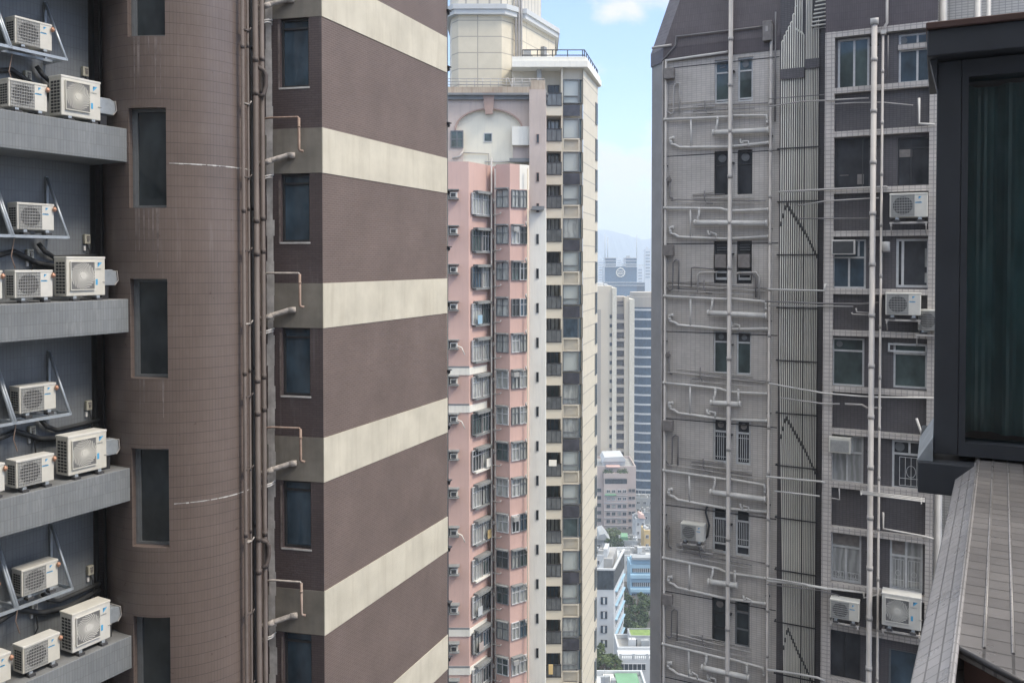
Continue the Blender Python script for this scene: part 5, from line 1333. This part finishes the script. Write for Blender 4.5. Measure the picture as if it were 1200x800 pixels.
# sky-blue block
Y = 224.0
t, fr, w, zb, zt = simple_building('blue_block', 'low sky blue block with rows of small windows behind the trees', 'building', 739.5, 775, 661, Y, 6, 'far_blue')
X = lambda px: xat(px, Y)-fr.ox
mb = MB(); mb.box(X(741), X(775), .5, 3, zat(661, Y), zat(655, Y)); part('roof_terrace_wall', mb, M['far_blue'], t, fr); mb = MB(); mb.box(X(742), X(775), -.5, 2, zat(655, Y)+.01, zat(652.5, Y)); part('roof_canopy', mb, M['far_grey'], t, fr)
for y in (665.5, 682, 695):
    mb = MB(); mb.box(X(742), X(770), -.15, -.005, zat(y+4.5, Y), zat(y, Y)); part('window_band', mb, M['far_glass'], t, fr)
    for q in range(9):
        mb = MB(); xx = X(743.5+2.3*q); mb.box(xx, xx+.18, -.25, -.155, zat(y+4.5, Y), zat(y, Y)); part('window_post', mb, M['far_white'], t, fr)
mb = MB(); mb.box(X(739.5), X(775), -.9, -.005, zat(676, Y), zat(672, Y)); mb.box(X(739.5), X(775), -.9, -.005, zat(692, Y), zat(688.5, Y)); part('balcony_wall', mb, M['far_blue'], t, fr)
roof_stuff(t, fr, w, 5, zt-.85, 5, 3)
# clutter of low roofs
low = [('grey_low_house', 'small grey house at the foot of the tan block, right side', 745, 768, 583, 330, 6, 'far_grey', 'far_white'),
       ('white_low_house', 'white flat roofed house next to the yellow one', 746, 757, 607, 285, 5, 'far_white', 'roof_grey'),
       ('grey_shop_house', 'grey shop house wedged right of the white flat roof', 753, 770, 600, 300, 5, 'far_grey', 'roof_grey'),
       ('yellow_house', 'small yellow house beside the grey tower edge', 756, 770, 621, 270, 5, 'far_yellow', 'roof_grey'),
       ('green_roof_shed', 'grey shed with a bright green roof cover among the low houses', 726, 748, 633, 258, 5, 'far_grey', 'far_green'),
       ('pale_workshop', 'long pale workshop with a cluttered white roof', 714, 770, 650, 236, 7, 'far_white', 'far_white'),
       ('slate_house', 'grey house with a sloping slate roof left of the green shed', 698, 716, 632, 262, 6, 'far_grey', 'roof_grey'),
       ('white_tank_house', 'white house with water tanks directly behind the dark glazed block', 696, 716, 650, 225, 5, 'far_white', 'far_white')]
for i, (nm, lb, a, b, y, Y, d, mt, rf) in enumerate(low):
    t, fr, w, zb, zt = simple_building(nm, lb, 'house', a, b, y, Y, d, mt, rf, rot=(-.08, .1, .0, .06, -.12, .05, .0, -.05)[i])
    X = lambda px: xat(px, Y)-fr.ox
    roof_stuff(t, fr, w, d, zt-.85, 14, 60+i)
    n = max(2, int(w/2.2))
    for r_ in range(2):
        for q in range(n): window(t, fr, -w/2+w*(q+.5)/n, zt-2.6-2.9*r_, w/n*.5, 1.2, vs=(.5,), fm='frame_white', pm='far_glass', y=-.10, t=.1, d=.12)
    if nm == 'green_roof_shed':
        mb = MB(); mb.extrude_y([(X(728), zt-.2), (X(737), zt-.2), (X(736.5), zt+1.0), (X(728.5), zt+1.0)], .2, 4); part('green_cover', mb, M['far_green'], t, fr)
    if nm == 'white_low_house':
        mb = MB(); mb.extrude_y([(X(749), zt+.3), (X(757), zt+.0), (X(755), zt+1.3), (X(751), zt+1.6)], -.8, 3); part('pink_canopy', mb, M['pink_side'], t, fr)
    if nm == 'slate_house':
        mb = MB(); mb.extrude_y([(X(699), zt), (X(715), zt), (X(709), zt+2.0), (X(703), zt+1.6)], -.5, 8); part('slate_roof', mb, M['far_grey'], t, fr)
# white house with roof lawn
Y = 168.0
t, fr, w, zb, zt = simple_building('roof_lawn_house', 'white low house with a small roof lawn and white balustrade', 'house', 725, 775, 758, Y, 6.2, 'far_white', 'roof_grey')
X = lambda px: xat(px, Y)-fr.ox
mb = MB(); mb.box(X(741), X(775), 2.4, 6, zt-.9, zat(753, Y)); part('stair_house', mb, M['far_white'], t, fr)
mb = MB(); mb.box(X(746), X(750), 2.3, 2.395, zt-.8, zat(755, Y)); part('door', mb, M['far_glass'], t, fr)
zz = zat(753, Y); mb = MB(); mb.box(X(741), X(775), 2.4, 2.6, zz+.002, zz+.4); mb.box(X(741), X(743), 2.61, 6, zz+.002, zz+.4); mb.box(X(743)+.01, X(775), 5.8, 6, zz+.002, zz+.4); part('planter_wall', mb, M['far_grey'], t, fr)
mb = MB(); mb.box(X(743)+.01, X(775), 2.61, 5.79, zz+.002, zz+.2); part('roof_lawn', mb, M['lawn'], t, fr)
yb = zat(772, Y-4)
mb = MB(); mb.box(X(724), X(775), -4, -.01, zb, yb); part('front_wing', mb, M['far_white'], t, fr)
mb = MB(); mb.box(X(724), X(775), -4, -3.8, yb+.7, yb+.95)
for i in range(22): mb.box(X(724)+.4*i, X(724)+.4*i+.16, -3.98, -3.85, yb, yb+.7)
for i in range(4): mb.box(X(724)+2.6*i, X(724)+2.6*i+.4, -4.05, -3.75, yb, yb+1.1)
part('balustrade', mb, M['far_white'], t, fr)
for q in range(6): window(t, fr, X(727+5*q), yb-2.2, .9, 1.4, fm='frame_white', pm='far_glass', y=-4.10, t=.1, d=.12)
roof_stuff(t, fr, w*.6, 4, zt-.85, 5, 77)
# nearest low roofs at the bottom
Y = 146.0
t, fr, w, zb, zt = simple_building('green_deck_house', 'nearest low house with a green roof deck at the bottom of the gap', 'house', 686, 760, 804, Y, 6, 'far_white', 'far_white')
X = lambda px: xat(px, Y)-fr.ox
mb = MB(); mb.box(X(726), X(753), .5, 5.5, zt-.84, zt-.3); part('green_deck', mb, M['far_green'], t, fr)
mb = MB(); mb.box(X(712), X(724), .5, 5.5, zt-.84, zt-.45); part('pale_deck', mb, M['white_wall'], t, fr)
roof_stuff(t, fr, w*.5, 4, zt-.85, 3, 91)
# far towers in the haze across the harbour
random.seed(61)
far = [(756, 762, 292, 1500), (762.5, 770, 304, 1700), (701, 708, 305, 1900), (722.5, 728, 303, 2100), (728.5, 732.5, 306, 1800), (747.5, 753, 313, 1600), (697, 701, 311, 1700)]
wh = ['tall pale tower in the haze, tallest of the far skyline', 'hazy pale tower just left of the grey tower edge', 'hazy pale tower left of the emblem tower', 'hazy tower seen between the raised corners of the emblem tower, left one', 'hazy tower seen between the raised corners of the emblem tower, right one', 'short hazy tower right of the emblem tower mast', 'low hazy tower beside the beige tower edge']
for (a, b, y, Y), lb in zip(far, wh):
    x0, x1 = xat(a, Y), xat(b, Y); t = thing('harbour_tower', lb, 'building', ((x0+x1)/2, Y, -112), 0, 'pale towers across the harbour')
    fr = Fr((x0+x1)/2, Y, 1, 0); hw2 = (x1-x0)/2
    mb = MB(); mb.box(-hw2, hw2, 0, 18, -112, zat(y, Y)); part('wall', mb, M['far_white'], t, fr)
    for q in range(9): 
        z = zat(y, Y)-4-5.5*q; mb = MB(); mb.box(-hw2*.8, hw2*.8, -.4, -.01, z-2.4, z); part('window_band', mb, M['far_glass'] if q % 2 else M['office_glass2'], t, fr)
    mb = MB(); mb.box(-hw2*.4, hw2*.3, 3, 10, zat(y, Y), zat(y, Y)+4); part('roof_plant', mb, M['far_white'], t, fr)
mb = MB()
for i in range(420):
    Y = random.uniform(1900, 3000); x = random.uniform(-.06, .30)*Y; wd = random.uniform(12, 34); hh = random.choice((30, 45, 60, 75, 85))*random.uniform(.8, 1.15)
    mb.box(x, x+wd, Y, Y+random.uniform(12, 22), -112, -112+hh)
o = obj('distant_city', mb.mesh('distant_city', M['far_white'])); tag(o, kind='stuff'); tag(o, 'hazy mass of pale city blocks across the harbour', 'city')

# trees
def tree(label, px, py_top, Y, crown, trunk_h, leaves, seed, mt='leaf', group='trees in the gap between the towers'):
    random.seed(seed); x = xat(px, Y); zt = zat(py_top, Y); rx, ry, rz = crown; zb = min(ground_z(Y), zt-2*rz-trunk_h)
    root = thing('broadleaf_tree', label, 'tree', (x, Y, zb), 0, group); hc = zt-rz-zb
    mb = MB(); mb.tube([(0, 0, 0), (.1, .05, hc*.4), (.25, 0, hc)], .35, 8)
    limbs = []
    for i in range(9):
        a = random.uniform(0, 2*pi); q = (.1+rx*.6*cos(a), ry*.6*sin(a), hc+rz*random.uniform(-.3, .6)); limbs.append(q)
        mb.tube([(.15, 0, hc*.55), (q[0]*.4, q[1]*.4, hc*.85), q], .13, 6)
    sub('trunk', mb, M['bark'], root)
    mb = MB(); clumps = []
    for i in range(26):
        while True:
            u, v, w_ = (random.uniform(-1, 1) for _ in range(3))
            if .25 < u*u+v*v+w_*w_ < 1: break
        clumps.append((u*rx, v*ry, hc+w_*rz, random.uniform(.22, .42)*rx))
    for i in range(leaves):
        cx, cy, cz, r = random.choice(clumps)
        while True:
            u, v, w_ = (random.uniform(-1, 1) for _ in range(3))
            if u*u+v*v+w_*w_ < 1: break
        px_, py_, pz_ = cx+u*r, cy+v*r, cz+w_*r*.8; s = random.uniform(.16, .36)
        a, b = random.uniform(0, 2*pi), random.uniform(-.9, .9)
        t1 = (cos(a)*s, sin(a)*s, 0); t2 = (-sin(a)*s*sin(b), cos(a)*s*sin(b), s*cos(b))
        mb.face([(px_-t1[0], py_-t1[1], pz_-t1[2]), (px_-t2[0]*.6, py_-t2[1]*.6, pz_-t2[2]*.6), (px_+t1[0], py_+t1[1], pz_+t1[2]), (px_+t2[0]*.6, py_+t2[1]*.6, pz_+t2[2]*.6)])
    sub('crown', mb, M[mt], root)
tree('dark broadleaf tree in front of the sky blue block, right of the white block', 743, 692, 200, (3.6, 3.6, 4.6), 3, 5200, 1)
tree('dark tree at the edge of the grey tower below the sky blue block', 757, 700, 205, (4.0, 3.4, 5.2), 3, 5200, 2)
tree('tree low beside the white block and its long side', 735, 722, 192, (2.6, 2.6, 3.6), 3, 3600, 3)
tree('pale green tree at the foot of the white block, left side', 704, 757, 166, (2.8, 2.4, 3.6), 3, 3800, 4, 'leaf_light')
tree('small pale tree at the foot of the white block, beside the roof lawn house', 714, 766, 163, (2.2, 2.0, 2.4), 3, 2600, 5, 'leaf_light')
tree('light bushy tree in front of the tan apartment block', 717, 619, 272, (3.4, 3, 2.6), 3, 2600, 6, 'leaf_light')
tree('small light tree on the roof lawn house, by its planter', 750, 733, 180, (1.6, 1.6, 1.7), 2, 1500, 7, 'leaf_light')
tree('tree growing between the slate house and the green shed', 722, 628, 255, (2.6, 2.4, 3.0), 2, 2200, 8, 'leaf')
# terrace planting on the tan block
random.seed(9); mb = MB(); Yt = 299.2; root = thing('terrace_shrub', 'row of shrubs along the roof terrace of the tan block', 'shrub', (xat(722, Yt), Yt, zat(554, Yt)))
for i in range(900):
    cx = random.choice((-3.6, -3.0, -1.6, 1.2, 2.2, 3.0, 3.5)); px_ = cx+random.gauss(0, .35); pz_ = abs(random.gauss(0, .55)); py_ = random.gauss(0, .25); s = random.uniform(.08, .2); a = random.uniform(0, 6.3)
    mb.face([(px_-s, py_, pz_), (px_, py_-s*sin(a), pz_-s), (px_+s, py_, pz_+.02), (px_, py_+s*sin(a), pz_+s)])
sub('foliage', mb, M['leaf'], root)

# =================================================================== OUR OWN BUILDING AT THE RIGHT EDGE
SCB = 7.0
oo = at(1095, 400, SCB); O = Fr(oo[0], oo[1], .894, -.447)
OZ = ground_z(0)
own = thing('glazed_bay_building', 'near dark building at the right edge with a big curtained glass bay', 'building', (oo[0], oo[1], OZ))
zt_ = O.hz(1095, 33); zb_ = O.hz(1095, 531)
OX = lambda px, off=0.0: O.hx(px, off)
gx0 = OX(1124); wr = 4.2
mb = MB(); mb.box(0, gx0, 0, .25, zb_, zt_-.28); part('side_panel', mb, M['own_dark'], own, O, .01)
mb = MB(); mb.box(gx0+.002, wr, .0, .25, zb_, zb_+.11); mb.box(gx0+.002, wr, .0, .25, zt_-.42, zt_-.282); mb.box(gx0+.002, gx0+.05, .0, .25, zb_+.11, zt_-.42); mb.box(wr-.06, wr, .0, .25, zb_+.11, zt_-.42); wf = part('window', mb, M['own_dark'], own, O)
# glass pane: mostly mirror and dark tint
gm = bpy.data.materials.new('bay_tinted_glass'); gm.use_nodes = True; nt = gm.node_tree; nt.nodes.clear()
go = nt.nodes.new('ShaderNodeOutputMaterial'); mx = nt.nodes.new('ShaderNodeMixShader'); tr = nt.nodes.new('ShaderNodeBsdfTransparent'); gl = nt.nodes.new('ShaderNodeBsdfGlossy'); fz = nt.nodes.new('ShaderNodeFresnel')
tr.inputs[0].default_value = (.80, .88, .90, 1); gl.inputs['Roughness'].default_value = .02; fz.inputs[0].default_value = 1.5
nt.links.new(fz.outputs[0], mx.inputs[0]); nt.links.new(tr.outputs[0], mx.inputs[1]); nt.links.new(gl.outputs[0], mx.inputs[2]); nt.links.new(mx.outputs[0], go.inputs[0])
mb = MB(); mb.face([(gx0+.002, .12, zb_+.112), (wr, .12, zb_+.112), (wr, .12, zt_-.422), (gx0+.002, .12, zt_-.422)]); sub('pane', mb, gm, wf)
mb = MB(); n = 160; random.seed(8)
prof = []
for i in range(n+1):
    x = gx0+.03+(wr-gx0-.05)*i/n; prof.append((x, .42+.07*sin(x*17+1.4*sin(x*4.1))+.03*sin(x*41+2)))
for i in range(n):
    mb.face([(prof[i][0], prof[i][1], zb_+.13), (prof[i+1][0], prof[i+1][1], zb_+.13), (prof[i+1][0], prof[i+1][1], zt_-.43), (prof[i][0], prof[i][1], zt_-.43)], 0, True)
part('curtain', mb, M['own_curtain'], own, O)
mb = MB(); mb.box(gx0+.004, wr, .62, 1.6, zb_, zt_-.30); part('room_back', mb, M['own_dark'], own, O)
mb = MB(); mb.box(0, wr, .251, .26, zt_-.29, zt_-.281); mb.box(0, .02, .252, 1.6, zb_, zt_-.29); part('return_panel', mb, M['own_dark'], own, O)
fx = OX(1083, -.12)
mb = MB(); mb.box(fx, wr, -.16, 1.6, zt_-.26, zt_-.052); part('fascia', mb, M['own_dark'], own, O, .01)
mb = MB(); mb.box(fx-.01, wr, -.19, 1.6, zt_-.05, zt_+.005); part('cap_flashing', mb, M['own_brown'], own, O, .008)
mb = MB(); mb.extrude_y([(fx+.02, zt_-.262), (.0, zt_-.50), (.0, zt_-.262)], -.02, .25); part('corner_gusset', mb, M['own_dark'], own, O)
bxl = OX(1077, -.12)
mb = MB(); mb.box(bxl, wr, -.13, 1.6, O.hz(1085, 578, -.13), O.hz(1085, 541, -.13)); part('base_block', mb, M['own_dark'], own, O, .012)
zq = O.hz(1085, 541, -.13)
mb = MB(); mb.extrude_y([(bxl-.005, zq+.003), (-.002, zq+.003), (-.002, zq+.20)], -.10, .9); part('sloped_flashing', mb, M['steel'], own, O)
# wall we look out from (behind the viewpoint)
mb = MB(); mb.box(-60, 18, -12, -2.6, OZ, 14); part('rear_wing', mb, M['grey_tile_side'], own, W0)
RW = Fr(-10, -2.6, -1, 0)
for i in range(14):
    for j in range(8): window(own, RW, -26+3.6*i, 10.5-3.0*j, 1.8, 1.5, vs=(.5,), hs=(.7,), pm=('curtain_far', 'glass_dark', 'glass_teal')[(i*3+j*5) % 3], y=-.10)
# tiled ledge
ZL = -1.60
def lp(px, py, z):
    d = ray(px, py); s = z/d[2]; return (d[0]*s, d[1]*s, z)
led = thing('tiled_ledge', 'near stone tiled ledge with pale sloping border and dark raised top, bottom right', 'ledge', (lp(1120, 754, ZL)[0], lp(1120, 754, ZL)[1], OZ))
A1 = lp(1144, 559, ZL); B1 = lp(1120, 755, ZL); C1 = lp(1200, 797, ZL)
LF = Fr(B1[0], B1[1], A1[0]-B1[0], A1[1]-B1[1])           # local x runs away from us along the edge, y to the left
La = LF.local(A1); Lc = LF.local(C1)
mb = MB(); e = 1.2
pts = [(0, 0), (Lc[0]*1.0-.0, Lc[1]), (Lc[0]-.9, Lc[1]-1.8), (La[0]+e, -3.2), (La[0]+e, 0)]
mb.prism(pts, ZL-.05, ZL); part('top_tiles', mb, M['slate'], led, LF, .008)
for yy in (-.104, -.208):
    mb = MB(); mb.tube([(max(.0, .02-yy*.45*0+.0), yy, ZL+.001), (La[0]+e, yy, ZL+.001)], .007, 8); part('standing_seam', mb, M['slate_pale'], led, LF)
mb = MB(); mb.box(-2.5, La[0]+e, .003, .16, -1, -.99)
mb.v = [(x, y, (ZL-.012 if y < .1 else ZL-.155)+(0 if z < -.995 else .01)) for x, y, z in mb.v]
part('border_tiles', mb, M['slate_pale'], led, LF)
mb = MB(); mb.tube([(-2.5, .0, ZL-.004), (La[0]+e, .0, ZL-.004)], .014, 8); part('edge_bead', mb, M['slate_pale'], led, LF)
mb = MB(); mb.box(-2.5, La[0]+e, -.002-.04, .150, OZ, ZL-.175); part('ledge_wall', mb, M['bright_tile'], led, LF)
q = [(.03, -.03), (Lc[0]+.03, Lc[1]-.02), (Lc[0]-.85, Lc[1]-1.8), (La[0]+e, -3.1), (La[0]+e, -.03)]
mb = MB(); mb.prism(q, ZL-2.5, ZL-.052); part('fascia', mb, M['own_brown'], led, LF)
mb = MB()
for s1, s2 in ((pts[0], pts[1]), (pts[1], pts[2])): mb.tube([(s1[0], s1[1], ZL-.012), (s2[0], s2[1], ZL-.012)], .013, 8)
part('edge_trim', mb, M['dark_metal'], led, LF)

# =================================================================== SETTING
mb = MB(); nx, ny = 40, 60
ys = [-240, 0, 50, 100, 150, 200, 250, 300, 350, 400, 450, 500, 600, 800, 1200, 2000, 3200, 5080]; xs = [-4880, -2000, -600, -200, 0, 200, 600, 2000, 4880]
for i in range(len(xs)-1):
    for j in range(len(ys)-1):
        mb.face([(xs[i], ys[j], ground_z(ys[j])), (xs[i+1], ys[j], ground_z(ys[j])), (xs[i+1], ys[j+1], ground_z(ys[j+1])), (xs[i], ys[j+1], ground_z(ys[j+1]))])
g = obj('ground', mb.mesh('ground', M['ground'])); tag(g, kind='structure')
prof = [(560, 292), (620, 286), (660, 276), (685, 272), (699, 270), (711, 269.3), (727, 274), (740, 277.5), (748, 281), (756, 281), (762, 279), (790, 274), (840, 283), (900, 272), (1000, 287), (1100, 292)]
def ridge(px):
    for (a, ya_), (b, yb_) in zip(prof, prof[1:]):
        if a <= px <= b: return ya_+(yb_-ya_)*(px-a)/(b-a)
    return 292
mb = MB(); rnd = random.Random(4); rowsY = [3200, 3350, 3500, 3650, 3800, 3950, 4100, 4300, 4700]; fac = [0, .22, .42, .62, .82, .94, 1.0, .8, 0]
cols = list(range(540, 1121, 4)); grid = []
for Y, fq in zip(rowsY, fac):
    r_ = []
    for px in cols:
        zr_ = zat(ridge(px), 4100)+112; x = xat(px, 4100)
        r_.append((x, Y, -112+zr_*fq*(1+(rnd.uniform(-.06, .06) if 0 < fq < 1 else rnd.uniform(-.006, .006)))))
    grid.append(r_)
for i in range(len(grid)-1):
    for j in range(len(cols)-1): mb.face([grid[i][j], grid[i][j+1], grid[i+1][j+1], grid[i+1][j]], 0, True)
hh = obj('hills', mb.mesh('hills', M['hill'])); tag(hh, kind='structure')
# haze
hm = bpy.data.materials.new('haze_air'); hm.use_nodes = True; nt = hm.node_tree; nt.nodes.clear()
ho = nt.nodes.new('ShaderNodeOutputMaterial'); pv = nt.nodes.new('ShaderNodeVolumePrincipled')
pv.inputs['Color'].default_value = (.78, .88, 1.0, 1); pv.inputs['Density'].default_value = HAZE; pv.inputs['Anisotropy'].default_value = .2
nt.links.new(pv.outputs[0], ho.inputs['Volume'])
mb = MB(); mb.box(-4950, 4950, -260, 5150, -114, 230)
hz_ = obj('haze', mb.mesh('haze', hm)); tag(hz_, kind='stuff'); tag(hz_, 'thin pale blue haze filling the air over the city', 'haze')

# sky, sun
wd = bpy.data.worlds.new('World'); SC.world = wd; wd.use_nodes = True; nt = wd.node_tree; nt.nodes.clear()
SUN_D = (.93, -.36); EL = radians(52)
l_ = hypot(*SUN_D); sx, sy = SUN_D[0]/l_, SUN_D[1]/l_
wo = nt.nodes.new('ShaderNodeOutputWorld'); bg = nt.nodes.new('ShaderNodeBackground'); sk = nt.nodes.new('ShaderNodeTexSky')
sk.sky_type = 'NISHITA'; sk.sun_disc = False; sk.sun_elevation = EL; sk.sun_rotation = atan2(sx, sy); sk.altitude = 100; sk.air_density = 1.0; sk.dust_density = 1.0; sk.ozone_density = 1.2
tc = nt.nodes.new('ShaderNodeTexCoord')
def nd(t, **k):
    n = nt.nodes.new(t)
    for a, b in k.items(): setattr(n, a, b)
    return n
sp = nd('ShaderNodeSeparateXYZ'); nt.links.new(tc.outputs['Generated'], sp.inputs[0])
zc_ = nd('ShaderNodeMath', operation='ADD'); zc_.inputs[1].default_value = .22; nt.links.new(sp.outputs[2], zc_.inputs[0])
def div(o):
    n = nd('ShaderNodeMath', operation='DIVIDE'); nt.links.new(o, n.inputs[0]); nt.links.new(zc_.outputs[0], n.inputs[1]); return n.outputs[0]
cb = nd('ShaderNodeCombineXYZ'); nt.links.new(div(sp.outputs[0]), cb.inputs[0]); nt.links.new(div(sp.outputs[1]), cb.inputs[1]); nt.links.new(div(sp.outputs[2]), cb.inputs[2])
mp = nd('ShaderNodeMapping'); mp.inputs['Location'].default_value = CLOUD_LOC; mp.inputs['Scale'].default_value = (1, 1, 1.6); nt.links.new(cb.outputs[0], mp.inputs[0])
ns = nd('ShaderNodeTexNoise'); ns.inputs['Scale'].default_value = 8.0; ns.inputs['Detail'].default_value = 9; ns.inputs['Roughness'].default_value = .55; nt.links.new(tc.outputs['Generated'], mp.inputs[0]); nt.links.new(mp.outputs[0], ns.inputs['Vector'])
br = nd('ShaderNodeMapRange'); br.inputs[1].default_value = .0; br.inputs[2].default_value = .26; br.inputs[3].default_value = .18; br.inputs[4].default_value = -.10; nt.links.new(sp.outputs[2], br.inputs[0])
ba = nd('ShaderNodeMath', operation='ADD'); nt.links.new(ns.outputs[0], ba.inputs[0]); b2 = nd('ShaderNodeMapRange'); b2.inputs[1].default_value = .33; b2.inputs[2].default_value = .6; b2.inputs[3].default_value = 0; b2.inputs[4].default_value = .22; nt.links.new(sp.outputs[2], b2.inputs[0]); b3 = nd('ShaderNodeMath', operation='ADD'); nt.links.new(br.outputs[0], b3.inputs[0]); nt.links.new(b2.outputs[0], b3.inputs[1]); nt.links.new(b3.outputs[0], ba.inputs[1])  # extra overhead cloud cover, out of view, added for neutral fill light
rp_ = nd('ShaderNodeValToRGB'); e = rp_.color_ramp.elements; e[0].position = CL0; e[1].position = CL1; nt.links.new(ba.outputs[0], rp_.inputs[0])
mixc = nd('ShaderNodeMix', data_type='RGBA'); nt.links.new(rp_.outputs[0], mixc.inputs[0]); tn = nd('ShaderNodeMix', data_type='RGBA', blend_type='MULTIPLY'); r2 = nd('ShaderNodeMapRange'); r2.inputs[1].default_value = .33; r2.inputs[2].default_value = .6; r2.inputs[3].default_value = 1; r2.inputs[4].default_value = 0; nt.links.new(sp.outputs[2], r2.inputs[0]); nt.links.new(r2.outputs[0], tn.inputs[0]); nt.links.new(sk.outputs[0], tn.inputs[6]); tn.inputs[7].default_value = SKYTINT; nt.links.new(tn.outputs[2], mixc.inputs[6]); mc = nd('ShaderNodeMix', data_type='RGBA'); mc.inputs[6].default_value = CLOUD_LOW; mc.inputs[7].default_value = CLOUD_FILL_HIGH; rz_ = nd('ShaderNodeMapRange'); rz_.inputs[1].default_value = .33; rz_.inputs[2].default_value = .7; nt.links.new(sp.outputs[2], rz_.inputs[0]); nt.links.new(rz_.outputs[0], mc.inputs[0]); nt.links.new(mc.outputs[2], mixc.inputs[7])
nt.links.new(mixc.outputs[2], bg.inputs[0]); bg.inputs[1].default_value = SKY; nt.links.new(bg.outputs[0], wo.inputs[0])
sl = bpy.data.lights.new('sun', 'SUN'); sl.energy = SUN; sl.angle = radians(14); sl.color = (1, .89, .74)
so = bpy.data.objects.new('sun', sl); COL.objects.link(so)
from mathutils import Vector
so.rotation_euler = Vector((sx*cos(EL), sy*cos(EL), sin(EL))).to_track_quat('Z', 'Y').to_euler()
# camera
cd = bpy.data.cameras.new('camera'); co_ = bpy.data.objects.new('camera', cd); COL.objects.link(co_); SC.camera = co_
cd.sensor_fit = 'HORIZONTAL'; cd.sensor_width = 36; cd.lens = 36*FPX/1200; cd.shift_y = -(400-PPY)/1200; cd.clip_start = .1; cd.clip_end = 20000
co_.rotation_euler = (pi/2-TH, 0, 0)
SC.view_settings.view_transform = 'Standard'; SC.view_settings.look = 'None'; SC.view_settings.gamma = 1; SC.view_settings.use_curve_mapping = False
SC.view_settings.exposure = EXPO
SC.cycles.volume_bounces = 1; SC.cycles.max_bounces = 8; SC.cycles.transparent_max_bounces = 12
